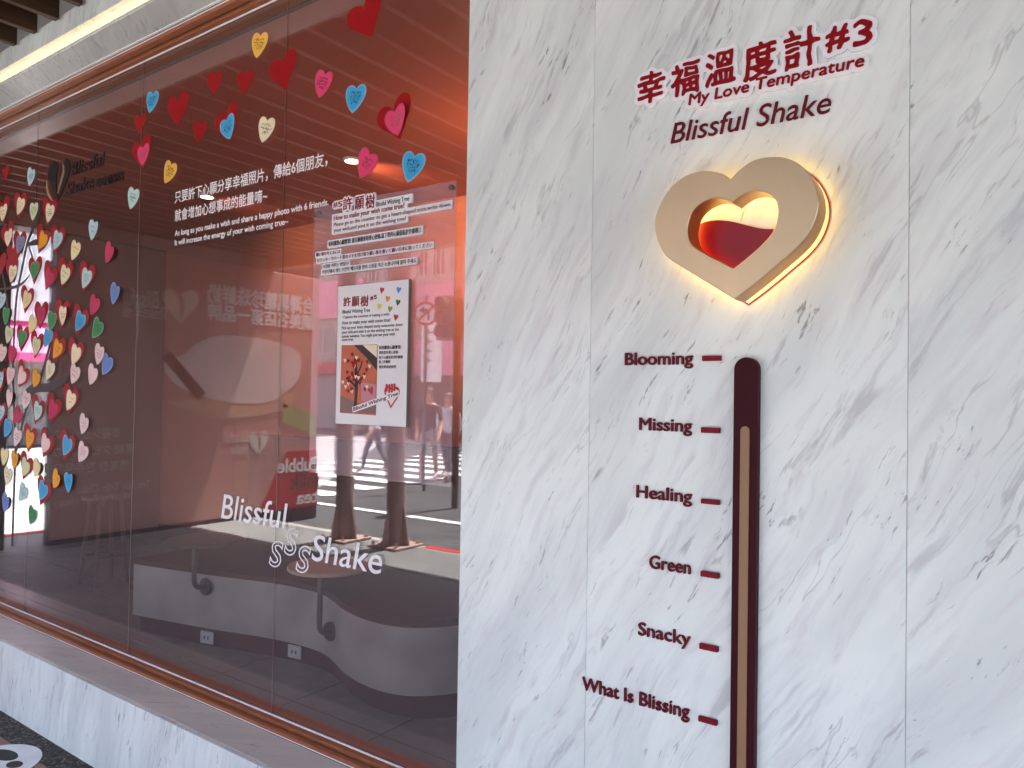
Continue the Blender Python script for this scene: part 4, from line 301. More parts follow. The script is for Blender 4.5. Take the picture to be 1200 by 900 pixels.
def mat(name, col, rough=0.5, metal=0.0, spec=0.5, var=0.0, scale=8.0, bump=0.0, bscale=60.0, emit=None, stretch=None):
    m = bpy.data.materials.new(name); m.use_nodes = True
    nt = m.node_tree; b = nt.nodes['Principled BSDF']
    col = tuple(col)[:3]+(1,)
    b.inputs['Base Color'].default_value = col
    b.inputs['Roughness'].default_value = rough
    b.inputs['Metallic'].default_value = metal
    b.inputs['Specular IOR Level'].default_value = spec
    if var or bump:
        tc = nt.nodes.new('ShaderNodeNewGeometry')
        src = tc.outputs['Position']
        if stretch:
            mp = nt.nodes.new('ShaderNodeMapping'); mp.inputs['Scale'].default_value = stretch
            nt.links.new(src, mp.inputs[0]); src = mp.outputs[0]
    if var:
        n = nt.nodes.new('ShaderNodeTexNoise'); n.inputs['Scale'].default_value = scale; n.inputs['Detail'].default_value = 6
        nt.links.new(src, n.inputs['Vector'])
        r = nt.nodes.new('ShaderNodeValToRGB')
        r.color_ramp.elements[0].position = .3; r.color_ramp.elements[1].position = .7
        r.color_ramp.elements[0].color = tuple(c*(1-var) for c in col[:3])+(1,)
        r.color_ramp.elements[1].color = tuple(min(1, c*(1+var)) for c in col[:3])+(1,)
        nt.links.new(n.outputs['Fac'], r.inputs[0]); nt.links.new(r.outputs[0], b.inputs['Base Color'])
        mr = nt.nodes.new('ShaderNodeMapRange'); mr.inputs['To Min'].default_value = max(0, rough-.08); mr.inputs['To Max'].default_value = min(1, rough+.08)
        nt.links.new(n.outputs['Fac'], mr.inputs['Value']); nt.links.new(mr.outputs[0], b.inputs['Roughness'])
    if bump:
        n2 = nt.nodes.new('ShaderNodeTexNoise'); n2.inputs['Scale'].default_value = bscale; n2.inputs['Detail'].default_value = 4
        nt.links.new(src, n2.inputs['Vector'])
        bp = nt.nodes.new('ShaderNodeBump'); bp.inputs['Strength'].default_value = bump; bp.inputs['Distance'].default_value = .004
        nt.links.new(n2.outputs['Fac'], bp.inputs['Height']); nt.links.new(bp.outputs[0], b.inputs['Normal'])
    if emit:
        b.inputs['Emission Color'].default_value = tuple(emit[:3])+(1,); b.inputs['Emission Strength'].default_value = emit[3]
    return m

def marble(name, rot, shift=(0,0,0), base=(.772,.838,.785), tint=(1,1,1)):
    m = bpy.data.materials.new(name); m.use_nodes = True
    nt = m.node_tree; N = nt.nodes.new; L = nt.links.new; b = nt.nodes['Principled BSDF']
    g = N('ShaderNodeNewGeometry')
    mp0 = N('ShaderNodeMapping'); mp0.inputs['Rotation'].default_value = rot; mp0.inputs['Location'].default_value = shift
    L(g.outputs['Position'], mp0.inputs[0])
    # gentle wander of the whole vein field
    wn_ = N('ShaderNodeTexNoise'); wn_.inputs['Scale'].default_value = 3.0; wn_.inputs['Detail'].default_value = 3
    L(mp0.outputs[0], wn_.inputs['Vector'])
    ws = N('ShaderNodeVectorMath'); ws.operation = 'MULTIPLY_ADD'
    ws.inputs[1].default_value = (.10,.10,.10); L(wn_.outputs['Color'], ws.inputs[0]); L(mp0.outputs[0], ws.inputs[2])
    def aniso(sx, sz):
        q = N('ShaderNodeMapping'); q.inputs['Scale'].default_value = (sx, sz, sz); L(ws.outputs[0], q.inputs[0]); return q.outputs[0]
    def noise(v, s, det=6, dist=0.0, ro=.55):
        n = N('ShaderNodeTexNoise'); n.inputs['Scale'].default_value = s; n.inputs['Detail'].default_value = det
        n.inputs['Distortion'].default_value = dist; n.inputs['Roughness'].default_value = ro; L(v, n.inputs['Vector']); return n.outputs['Fac']
    def ramp(v, a, c, va=0.0, vc=1.0):
        r = N('ShaderNodeMapRange'); r.interpolation_type = 'SMOOTHSTEP'
        for k, x in (('From Min',a),('From Max',c),('To Min',va),('To Max',vc)): r.inputs[k].default_value = x
        L(v, r.inputs['Value']); return r.outputs[0]
    def math_(op, a, c):
        q = N('ShaderNodeMath'); q.operation = op
        for i, x in enumerate((a, c)):
            if isinstance(x, (int, float)): q.inputs[i].default_value = x
            else: L(x, q.inputs[i])
        return q.outputs[0]
    def mix(f, a, c):
        q = N('ShaderNodeMix'); q.data_type = 'RGBA'; L(f, q.inputs[0])
        for i, x in ((6,a),(7,c)):
            if isinstance(x, tuple): q.inputs[i].default_value = tuple(x[k]*tint[k] for k in range(3))+(1,)
            else: L(x, q.inputs[i])
        return q.outputs[2]
    ridge = lambda v: math_('ABSOLUTE', math_('SUBTRACT', v, .5), 0)
    cloud = noise(aniso(.20, 1.0), 6.5, 5)
    c = mix(ramp(cloud, .36, .66, 0, 1.0), base, (base[0]*.83, base[1]*.84, base[2]*.85))
    fine = noise(aniso(.10, 1.0), 40.0, 5)
    c = mix(ramp(fine, .46, .74, 0, .50), c, (.57,.58,.585))
    zone = ramp(noise(aniso(.30, 1.0), 4.0, 4), .42, .60)
    s1 = math_('MULTIPLY', ramp(noise(aniso(.10, 1.0), 32.0, 6, .3, .62), .52, .68), zone)
    c = mix(math_('MULTIPLY', s1, .60), c, (.40,.41,.42))
    s2 = math_('MULTIPLY', ramp(noise(aniso(.11, 1.0), 58.0, 6, .35, .64), .575, .69), ramp(noise(aniso(.25, 1.0), 8.0, 4), .46, .62))
    c = mix(math_('MULTIPLY', s2, .68), c, (.25,.25,.25))
    s3 = math_('MULTIPLY', ramp(noise(aniso(.13, 1.0), 100.0, 5, .3, .62), .59, .68), ramp(noise(aniso(.30, 1.0), 12.0, 4), .50, .62))
    c = mix(math_('MULTIPLY', s3, .8), c, (.17,.165,.16))
    thin = math_('MULTIPLY', ramp(ridge(noise(aniso(.09, 1.0), 9.0, 5, .1, .55)), 0, .010, 1, 0), ramp(noise(aniso(.4, 1.0), 5.0, 3), .54, .64))
    c = mix(math_('MULTIPLY', thin, .38), c, (.26,.26,.255))
    rs = N('ShaderNodeMapRange'); rs.inputs['To Min'].default_value = .24; rs.inputs['To Max'].default_value = .40
    L(noise(mp0.outputs[0], 2.5, 5), rs.inputs['Value']); L(rs.outputs[0], b.inputs['Roughness'])
    L(c, b.inputs['Base Color'])
    b.inputs['Roughness'].default_value = .30
    b.inputs['Specular IOR Level'].default_value = .42
    return m

def glass_mat(name, tint=(.93,.90,.89), ior=1.54, haze=0.0, hazecol=(.8,.76,.78)):
    m = bpy.data.materials.new(name); m.use_nodes = True
    nt = m.node_tree; N = nt.nodes.new; L = nt.links.new
    nt.nodes.remove(nt.nodes['Principled BSDF']); out = nt.nodes['Material Output']
    g = N('ShaderNodeNewGeometry')
    io = N('ShaderNodeMix'); io.data_type = 'FLOAT'; io.inputs[2].default_value = ior; io.inputs[3].default_value = 1/ior
    L(g.outputs['Backfacing'], io.inputs[0])
    fr = N('ShaderNodeFresnel'); L(io.outputs[0], fr.inputs['IOR'])
    tr = N('ShaderNodeBsdfTransparent'); tr.inputs[0].default_value = tint+(1,)
    gl = N('ShaderNodeBsdfGlossy'); gl.inputs['Roughness'].default_value = 0.0; gl.inputs[0].default_value = (1,1,1,1)
    mx = N('ShaderNodeMixShader'); L(fr.outputs[0], mx.inputs[0]); L(gl.outputs[0], mx.inputs[2])
    if haze:
        df = N('ShaderNodeBsdfDiffuse'); df.inputs[0].default_value = hazecol+(1,)
        m2 = N('ShaderNodeMixShader'); m2.inputs[0].default_value = haze; L(tr.outputs[0], m2.inputs[1]); L(df.outputs[0], m2.inputs[2])
        L(m2.outputs[0], mx.inputs[1])
    else: L(tr.outputs[0], mx.inputs[1])
    L(mx.outputs[0], out.inputs['Surface'])
    return m

def speckle(name, cols, scale, rough=.8):
    m = bpy.data.materials.new(name); m.use_nodes = True
    nt = m.node_tree; N = nt.nodes.new; L = nt.links.new; b = nt.nodes['Principled BSDF']
    g = N('ShaderNodeNewGeometry'); v = N('ShaderNodeTexVoronoi'); v.inputs['Scale'].default_value = scale
    L(g.outputs['Position'], v.inputs['Vector'])
    sep = N('ShaderNodeSeparateColor'); L(v.outputs['Color'], sep.inputs[0])
    r = N('ShaderNodeValToRGB'); r.color_ramp.interpolation = 'CONSTANT'
    r.color_ramp.elements.remove(r.color_ramp.elements[1])
    for i, c in enumerate(cols):
        e = r.color_ramp.elements[0] if i == 0 else r.color_ramp.elements.new(i/len(cols))
        e.position = i/len(cols); e.color = tuple(c)+(1,)
    L(sep.outputs[0], r.inputs[0])
    ed = N('ShaderNodeMapRange'); ed.inputs['From Min'].default_value = .0; ed.inputs['From Max'].default_value = .55
    ed.inputs['To Min'].default_value = 1; ed.inputs['To Max'].default_value = .35; L(v.outputs['Distance'], ed.inputs['Value'])
    mx = N('ShaderNodeMix'); mx.data_type = 'RGBA'; mx.blend_type = 'MULTIPLY'; mx.inputs[0].default_value = 1
    L(r.outputs[0], mx.inputs[6]); L(ed.outputs[0], mx.inputs[7]); L(mx.outputs[2], b.inputs['Base Color'])
    bp = N('ShaderNodeBump'); bp.inputs['Strength'].default_value = .6; bp.inputs['Distance'].default_value = .003; bp.invert = True
    L(v.outputs['Distance'], bp.inputs['Height']); L(bp.outputs[0], b.inputs['Normal'])
    b.inputs['Roughness'].default_value = rough
    return m

def tiles(name, col, mortar, w, h, rough=.5, var=.25):
    m = bpy.data.materials.new(name); m.use_nodes = True
    nt = m.node_tree; N = nt.nodes.new; L = nt.links.new; b = nt.nodes['Principled BSDF']
    g = N('ShaderNodeNewGeometry'); t = N('ShaderNodeTexBrick'); t.offset = 0.0
    t.inputs['Scale'].default_value = 1; t.inputs['Brick Width'].default_value = w; t.inputs['Row Height'].default_value = h
    t.inputs['Mortar Size'].default_value = .004; t.inputs['Mortar'].default_value = tuple(mortar)+(1,)
    t.inputs['Color1'].default_value = tuple(c*(1-var) for c in col)+(1,); t.inputs['Color2'].default_value = tuple(col)+(1,)
    L(g.outputs['Position'], t.inputs['Vector'])
    n = N('ShaderNodeTexNoise'); n.inputs['Scale'].default_value = 14; n.inputs['Detail'].default_value = 6; L(g.outputs['Position'], n.inputs['Vector'])
    rr = N('ShaderNodeMapRange'); rr.inputs['To Min'].default_value = .7; rr.inputs['To Max'].default_value = 1.25; L(n.outputs['Fac'], rr.inputs['Value'])
    mx = N('ShaderNodeMix'); mx.data_type = 'RGBA'; mx.blend_type = 'MULTIPLY'; mx.inputs[0].default_value = 1
    L(t.outputs['Color'], mx.inputs[6]); L(rr.outputs[0], mx.inputs[7]); L(mx.outputs[2], b.inputs['Base Color'])
    b.inputs['Roughness'].default_value = rough
    return m

def emitter(name, col, s):
    m = bpy.data.materials.new(name); m.use_nodes = True
    nt = m.node_tree; nt.nodes.remove(nt.nodes['Principled BSDF'])
    e = nt.nodes.new('ShaderNodeEmission'); e.inputs[0].default_value = tuple(col)[:3]+(1,); e.inputs[1].default_value = s
    nt.links.new(e.outputs[0], nt.nodes['Material Output'].inputs['Surface'])
    return m

VEIN = (0, R(61), 0)
M = dict(
    marble_a=marble('marble_left', VEIN, (1.3,.2,.4)), marble_b=marble('marble_middle', VEIN, (4.1,3.0,1.7)),
    marble_c=marble('marble_right', (0,R(58),0), (8.6,5.0,2.9)), marble_d=marble('marble_far_right', VEIN, (12.0,7.0,5.2)),
    marble_front=marble('marble_ledge_front', (0,R(78),0), (2.2,9.1,.3)),
    marble_top=marble('marble_ledge_top', (0,0,R(-28)), (5.0,2.0,1.1), base=(.70,.68,.62)),  # taupe base colour includes the tint reflected from copper frame and interior
    marble_fascia=marble('marble_fascia', (0,R(70),0), (3.0,1.5,7.7)),
    marble_soffit=marble('marble_soffit', (0,0,R(40)), (6.5,3.7,2.1)),
    copper=mat('copper_paint', lin(158,98,66), .40, .05, .3, .12, 22, .08, 200),
    copper_dark=mat('copper_groove', lin(90,40,25), .4, .3),
    sealant=mat('white_sealant', (.86,.85,.83), .4),
    seam=mat('dark_seam', (.19,.12,.10), .4), seam_light=mat('pale_seam', (.30,.22,.20), .35),
    glass=glass_mat('window_glass', (.93,.90,.89), 1.54, .022, (.82,.72,.70)), acrylic=glass_mat('acrylic', (.96,.92,.93), 1.5, .16, (.74,.60,.65)),
    terracotta=mat('terracotta_paint', lin(164,92,66), .55, 0, .4, .10, 2.5, .1, 90),
    ceil_red=mat('terracotta_ceiling', lin(180,90,64), .4, 0, .4, .06, 2),
    wainscot=mat('dark_brown_panel', lin(60,36,32), .5, 0, .3, .15, 5, stretch=(1,1,.3)),
    floor_in=tiles('shop_floor', (.29,.265,.235), (.08,.075,.07), .6, .6, .25, .12),
    concrete=mat('bench_concrete', (.46,.44,.395), .75, 0, .3, .2, 3.6, .25, 40),
    seat=mat('seat_wood', lin(84,58,48), .65, 0, .15, .2, 6, stretch=(.4,6,6)),
    toe=mat('maroon_toe_kick', lin(88,46,46), .5, 0, .4, .1, 6),
    plastic=mat('white_plastic', (.72,.72,.70), .4),
    pipe=mat('grey_steel_pipe', (.16,.15,.14), .35, .7),
    tabletop=mat('tan_tabletop', lin(190,166,150), .5, 0, .3, .12, 7, stretch=(1,8,1)), tabletop_dark=mat('dark_tabletop', lin(80,50,45), .4, 0, .4, .1, 7),
    slat=mat('slat_wood', (.052,.028,.014), .45, 0, .35, .35, 5, .15, 50, stretch=(30,1,30)),
    ceil_board=mat('ceiling_board', (.40,.41,.41), .8, 0, .2, .06, 1.5),
    beam=mat('beam_paint', lin(150,120,112), .6, 0, .3, .1, 3),
    pebble=speckle('pebble_wash', [(.045,.04,.033),(.09,.08,.065),(.16,.14,.11),(.06,.05,.045),(.24,.21,.17),(.11,.09,.07)], 95),
    tile=tiles('pavement_tile', lin(150,108,92)[:3], (.16,.14,.12), .30, .30, .55),
    paving=tiles('grey_paving', (.20,.20,.195), (.16,.16,.155), .40, .40, .6, .18),
    asphalt=mat('asphalt', (.075,.075,.077), .85, 0, .3, .25, 3, .5, 120),
    side_asphalt=mat('side_street_concrete', (.34,.34,.34), .85, 0, .3, .15, 2, .4, 80),
    road_paint=mat('road_paint', (.78,.78,.76), .7, 0, .3, .08, 9), red_paint=mat('red_kerb_paint', lin(190,40,45), .6, 0, .3, .2, 12),
    kerb=mat('kerb_concrete', (.34,.33,.31), .85, 0, .3, .2, 9, .4, 60),
    maroon=mat('maroon_acrylic', lin(122,8,28), .55, 0, .2), maroon_edge=mat('maroon_letter', lin(98,9,28), .6, 0, .2),
    title_red=mat('title_red', lin(134,8,14), .55, 0, .2), white=mat('white_acrylic', (.82,.82,.83), .35),
    gold=mat('champagne_metal', lin(206,180,140), .36, .75, .5, .06, 7, .05, 300), gold_side=mat('champagne_edge', lin(160,120,85), .3, .8),
    gold_bar=mat('bronze_bar', lin(140,106,74), .5, .1), tube=mat('dark_maroon_tube', lin(54,5,16), .55, 0, .15),
    liquid=mat('liquid_red', lin(122,3,24), .3, 0, .4),
    led_heart=emitter('warm_led', (1.0,.56,.11), .8), led_inner=emitter('warm_led_inner', (1.0,.56,.11), .8), led_strip=emitter('strip_led', (1.0,.76,.42), .135),
    lamp=emitter('downlight_glow', (1.0,.72,.45), 1.2),
    vinyl_white=mat('white_vinyl', (.90,.90,.89), .5), vinyl_black=mat('black_letter', (.010,.006,.006), .4), lit_edge_tone=mat('painted_lit_edge', lin(196,160,130), .35, .3),
    ink=mat('ink', (.03,.03,.06), .7), black=mat('black_print', (.025,.025,.025), .6), grey_print=mat('grey_print', (.08,.05,.055), .6),
    board=mat('foam_board', (.80,.80,.79), .45, 0, .4, .03, 6), board_edge_shade=mat('board_edge_shade', (.30,.28,.27), .6),  # board sides coloured dark to stand for the shadow beside the poster
    red_paper=mat('red_paper', lin(158,4,12), .55, 0, .3, .06, 20), tree=mat('dark_brown_vinyl', (.016,.008,.007), .5),
    pillar=mat('brown_ad_panel', lin(194,142,130), .4, 0, .4, .06, 1.2), pillar_dark=mat('brown_panel_darker', lin(190,138,126), .4, 0, .4, .06, 1.2),
    ad_white=mat('advert_white', (.80,.76,.72), .5), ad_pale=mat('advert_pale', lin(226,196,180), .5), ad_bowl=mat('advert_bowl', lin(222,196,186), .5, 0, .4, .08, 3), ad_green=mat('advert_green', lin(150,160,110), .5),
    ad_red=mat('advert_red', lin(190,48,48), .4), ad_dark=mat('advert_dark', lin(110,60,52), .5), ad_tan=mat('advert_tan', lin(206,160,132), .5),
    pier=mat('dark_pier', (.055,.035,.035), .4, 0, .4, .15, 2),
    steel=mat('brown_steel', lin(176,146,138), .6, 0, .4, .15, 6, .1, 60),
    pink=mat('pink_cladding', lin(236,156,178), .6, 0, .3, .07, 1), pink2=mat('pink_render', lin(226,166,182), .7, 0, .3, .07, 1),
    mauve=mat('mauve_render', lin(178,166,162), .8, 0, .3, .1, 1), grey_wall=mat('grey_render', lin(166,164,158), .8, 0, .3, .1, 1), white_wall=mat('white_render', (.74,.74,.74), .8, 0, .3, .05, 1),
    shop_dark=mat('dark_shopfront', (.05,.045,.045), .3), win=mat('window_dark', (.10,.11,.13), .15), winframe=mat('window_frame_pale', (.62,.56,.56), .5), shutter=mat('grey_shutter', (.30,.29,.29), .6),
    awning=mat('pink_awning', lin(238,104,158), .6, 0, .3, .08, 2), awn_white=mat('white_stripe', (.8,.78,.78), .6),
    skin=mat('skin', lin(214,164,138), .55), hair=mat('dark_hair', (.02,.015,.012), .6), tee=mat('dark_tee', (.03,.03,.035), .8), shorts=mat('pale_shorts', (.42,.40,.38), .8),
    shirt=mat('white_shirt', (.75,.75,.78), .8), jeans=mat('dark_trousers', (.05,.05,.07), .8), shoes=mat('pale_shoes', (.6,.58,.56), .7),
    sign_white=mat('sign_white', (.78,.78,.78), .4), sign_red=mat('sign_red', lin(196,30,36), .4), signal=mat('signal_body', (.03,.035,.03), .5),
    stool=mat('stool_wood', lin(96,68,58), .5, 0, .3, .15, 8, stretch=(6,6,.6)),
)
def bend_col(c): return lin(*c)
NOTE = {'cream':(252,238,196),'pale yellow':(248,228,164),'pale green':(222,232,178),'cream green':(236,234,182),'pale blue':(190,224,228),'pale teal':(192,230,222),'blue':(64,178,226),
        'orange':(252,172,44),'yellow orange':(252,196,66),'green':(62,150,84),'crimson':(212,50,96),'pink':(240,70,118),'pale pink':(248,214,208),'muted blue':(112,146,208),'grey blue':(128,140,172)}
NM = {k: mat('note_'+k.replace(' ', '_'), [c*.95 for c in lin(*v)[:3]], .65, 0, .3, .03, 25) for k, v in NOTE.items()}
NR = {k: mat('rim_'+k.replace(' ', '_'), [min(.9, c*.86*.7+(.05 if k in ('pink','crimson','orange') else .22)) for c in lin(*v)[:3]], .65, 0, .3) for k, v in NOTE.items()}

# ------------------------------------------------------------------ setting: pavement, street, kerb
def struct(name, mb, m, label=None):
    return tag(mb.build(name, m), label, None, None, 'structure')

ROOM_X0, ROOM_X1, ROOM_Y1 = -7.6, -1.32, 4.3
struct('pavement', MB().box(-8.6, 12, -2.05, 1.05, -.20, 0), M['paving'])
struct('tile_band', MB().box(-8.6, 12, 1.05, 1.392, -.20, .001), M['tile'])
struct('pebble_strip', MB().box(-8.6, 12, 1.392, 1.66, -.20, .003), M['pebble'])
struct('shop_floor', MB().box(ROOM_X0, ROOM_X1, 1.66, ROOM_Y1, -.20, .002), M['floor_in'])
struct('road', MB().add([(-120,-120,-.12),(120,-120,-.12),(120,120,-.12),(-120,120,-.12)], [(0,1,2,3)]), M['asphalt'])
struct('side_street', MB().add([(-23,-20,-.112),(-8.75,-3.4,-.112),(-8.75,40,-.112),(-23,40,-.112)], [(0,1,2,3)]), M['side_asphalt'])
k = MB().cbox(-8.6, 12, -2.2, -2.05, -.20, .004, .02)
struct('kerb', k, M['kerb'])
k = MB().cbox(-8.75, -8.6, -2.2, 1.5, -.20, .004, .02)
struct('side_kerb', k, M['kerb'])
k = MB(); k.box(-5.05, 6, -2.206, -2.10, -.11, .008); struct('red_kerb_line', k, M['red_paint'])
k = MB(); k.box(-8.756, -8.62, -2.0, 1.4, -.11, .008); struct('red_side_kerb_line', k, M['red_paint'])
k = MB()
for i in range(16):
    y = -4.55-i*.98
    k.add([(-14.2+.03*i,y,-.108),(-9.35-.11*i,y,-.108),(-9.35-.11*i,y-.48,-.108),(-14.2+.03*i,y-.48,-.108)], [(0,1,2,3)])
struct('crosswalk', k, M['road_paint'])
k = MB().add([(-9.2,-3.9,-.108),(30,-3.9,-.108),(30,-4.05,-.108),(-9.2,-4.05,-.108)], [(0,1,2,3)])
struct('edge_line', k, M['road_paint'])

# ------------------------------------------------------------------ marble wall, ledge, fascia
JX = [-1.229, -.854, -.205, .444, 1.093, 1.742, 2.391]
t = thing('marble_wall', (-.5, WALL, 0), 'white marble wall with grey diagonal veins carrying the thermometer and the gold heart', 'wall')
mm = [M['marble_a'], M['marble_b'], M['marble_c'], M['marble_d'], M['marble_a'], M['marble_b']]
for i in range(6):
    MB().cbox(JX[i]+.0003, JX[i+1]-.0003, WALL, WALL+.30, 0, 3.15, .0007).build('marble_panel', mm[i], t)
t = thing('marble_ledge', (-4, WALL, 0), 'low marble ledge running below the shop window', 'ledge')
xs = [-7.9, -6.0, -4.2, -2.397, -1.232]
for a, b in zip(xs[:-1], xs[1:]):
    MB().cbox(a+.0008, b-.0008, WALL, WALL+.02, 0, .3205, .0015).build('front_panel', M['marble_front'], t)
MB().cbox(-7.9, -1.232, WALL+.0205, 1.668, .2, .32, .0015).build('top_slab', M['marble_top'], t)
MB().box(-7.9, -1.232, 1.669, 1.80, .004, .3185).build('back_block', M['wainscot'], t)
t = thing('marble_fascia', (-4, WALL, 3.0), 'marble band above the window with a glowing strip light in its lower edge', 'fascia')
xs = [-7.9, -5.42, -3.62, -1.82, -1.232]
for a, b in zip(xs[:-1], xs[1:]):
    MB().cbox(a+.0008, b-.0008, WALL, WALL+.07, 3.066, 3.160, .0015).build('fascia_panel', M['marble_fascia'], t)
MB().box(-7.9, -1.232, WALL+.071, 1.80, 3.07, 3.155).build('fascia_backing', M['ceil_board'], t)
MB().cbox(-7.9, -1.232, WALL+.004, 1.655, 2.998, 3.012, .001).build('soffit_panel', M['marble_soffit'], t)
MB().box(-7.9, -1.232, WALL+.012, WALL+.062, 3.0125, 3.050).build('led_strip', M['led_strip'], t)
MB().box(-7.9, -1.232, 1.640, 1.648, 2.9945, 2.9978).build('edge_bead', M['sealant'], t)

# ------------------------------------------------------------------ window frame and panes
t = thing('window_frame', (-4, 1.66, .32), 'copper coloured metal frame around the big shop window', 'window frame')
x0, x1 = -7.9, -1.232
for nm, z, s in (('sill_channel', .3205, 1), ('head_channel', 2.9940, -1)):
    b = MB()
    def zz(a, c): return (z+a*s, z+c*s) if s > 0 else (z-c, z-a)
    b.cbox(x0, x1, 1.669 if s > 0 else 1.657, 1.690, *zz(0, .016), .0015, 0)
    b.box(x0, x1, 1.690, 1.703, *zz(0, .006), 1)
    b.cbox(x0, x1, 1.703, 1.728, *zz(0, .022), .0015, 0)
    b.cbox(x0, x1, 1.750, 1.80, *zz(0, .022), .0015, 0)
    b.build(nm, [M['copper'], M['copper_dark']], t)
    MB().tube([(x0, 1.7315, zz(.020, .020)[0]), (x1, 1.7315, zz(.020, .020)[0])], .0055, 8).build('sealant_bead', M['sealant'], t, smooth=True)
    MB().cbox(x0, x1, 1.668 if s > 0 else 1.652, 1.6715 if s > 0 else 1.6565, *zz(.0005, .004), .0008).build('white_bead', M['sealant'], t)
MB().box(x0, x0+.05, 1.70, 1.80, .343, 2.972).build('jamb', M['copper'], t)
PX = [-1.232, -2.288, -3.299, -4.352, -5.42, -6.5, -7.84]
plab = ['glass pane next to the marble wall, with the poster on it', 'glass pane with white wish lettering left of the poster pane',
        'glass pane with the heart arch beginning and the dark shop logo', 'leftmost glass pane in view, past the dark seam', 'glass pane beyond the left edge of view, second from the shop corner', 'glass pane at the far shop corner']
for i in range(6):
    a, b = PX[i], PX[i+1]
    p = MB().box(b+.0009, a-.0009, GLASS, GLASS+.008, .326, 2.985).build('glass_pane', M['glass'], None, ((a+b)/2, GLASS, .33))
    tag(p, plab[i], 'glass pane', 'panes of the shop window')
    if i < 5:
        q = MB().box(b-.0009, b+.0009, GLASS-.0003, GLASS+.0007, .345, 2.972)
        q.build('silicone_seam', M['seam'] if i in (2, 0) else M['seam_light'], p)

# ------------------------------------------------------------------ arcade ceiling with slats, beam
t = thing('slatted_ceiling', (-2, 0, 3.13), 'dark wooden slats under the grey arcade ceiling above the fascia', 'ceiling')
i = 0
x = -3.978-.2165*17
while x < 6.2:
    MB().cbox(x-.034, x, -2.18, 1.488, 3.132, 3.30, .003).build('slat', M['slat'], t)
    x += .2165
MB().box(-8.6, 8, -2.3, 1.9, 3.42, 3.75).build('ceiling_board', M['ceil_board'], t)
MB().box(-8.6, 8, -2.36, -2.20, 3.02, 3.75).build('edge_beam', M['beam'], t)
MB().box(-8.05, -7.76, -2.19, 1.49, 3.02, 3.40).build('cross_beam', M['beam'], t)
MB().box(-8.6, 8, 1.572, 1.9, 3.165, 3.415).build('upper_wall', M['ceil_board'], t)

# ------------------------------------------------------------------ shop interior behind the glass
t = thing('shop_room', (-4.5, 3, 0), 'terracotta painted shop interior behind the window glass', 'room')
MB().box(ROOM_X0-.1, ROOM_X1+.1, ROOM_Y1, ROOM_Y1+.1, 0, 3.1).build('back_wall', M['terracotta'], t)
MB().cbox(ROOM_X0, ROOM_X1, ROOM_Y1-.02, ROOM_Y1-.001, .003, .14, .004).build('skirting', M['toe'], t)
MB().box(ROOM_X0-.1, ROOM_X0, 1.81, ROOM_Y1-.001, 0, 3.1).build('side_wall', M['wainscot'], t)
MB().box(ROOM_X1, ROOM_X1+.1, 1.81, ROOM_Y1-.001, 0, 3.1).build('side_wall', M['wainscot'], t)
MB().box(ROOM_X0, ROOM_X1, 1.81, ROOM_Y1, 3.0, 3.05).build('ceiling', M['ceil_red'], t)
MB().box(ROOM_X0, ROOM_X1, 1.81, ROOM_Y1, 3.056, 3.1).build('ceiling_backing', M['wainscot'], t)
MB().box(ROOM_X0, ROOM_X1, 1.80, 1.81, 2.96, 3.1).build('head_panel', M['wainscot'], t)
LAMPS = [(-2.3, 3.15, 'ceiling downlight nearest the marble wall'), (-3.6, 3.25, 'ceiling downlight deep in the shop above the back wall'), (-5.2, 3.25, 'ceiling downlight in the dim left part of the shop')]
for (x, y, lb), e in zip(LAMPS, (11, 13, 5)):
    t = thing('ceiling_light', (x, y, 3.0), lb, 'ceiling light', 'ceiling downlights inside the shop')
    b = MB().tube([(x, y, 2.998), (x, y, 2.985)], [.062, .055], 24); b.build('trim_ring', M['plastic'], t)
    MB().disc((x, y, 2.982), .045, .003, 24).build('bulb', M['lamp'], t)
    L_ = bpy.data.lights.new('downlight', 'SPOT'); L_.energy = e; L_.spot_size = R(100); L_.spot_blend = 1.0; L_.color = (1, .72, .48); L_.shadow_soft_size = .05
    lo = link(bpy.data.objects.new('downlight', L_)); lo.parent = t; lo.location = (0, 0, -.03); lo.rotation_euler = (R(66), 0, 0)

t = thing('pendant_lamp', (-2.35, 3.3, 2.25), 'warm pendant lamp hanging in the shop right beside the marble wall edge', 'pendant lamp')
MB().tube([(-2.35, 3.3, 2.44), (-2.35, 3.3, 2.998)], .005, 8).build('cord', M['vinyl_black'], t)
b = MB().tube([(-2.35, 3.3, z) for z in (2.14, 2.17, 2.23, 2.30, 2.37, 2.42, 2.44)], [.05, .09, .118, .122, .095, .05, .02], 28); b.build('glass_globe', emitter('globe_glow', (1.0,.55,.25), .05), t, smooth=True)
L_ = bpy.data.lights.new('pendant', 'POINT'); L_.energy = 1.4; L_.color = (1, .68, .45); L_.shadow_soft_size = .13
lo = link(bpy.data.objects.new('pendant', L_)); lo.parent = t; lo.location = (0, 0, .28)
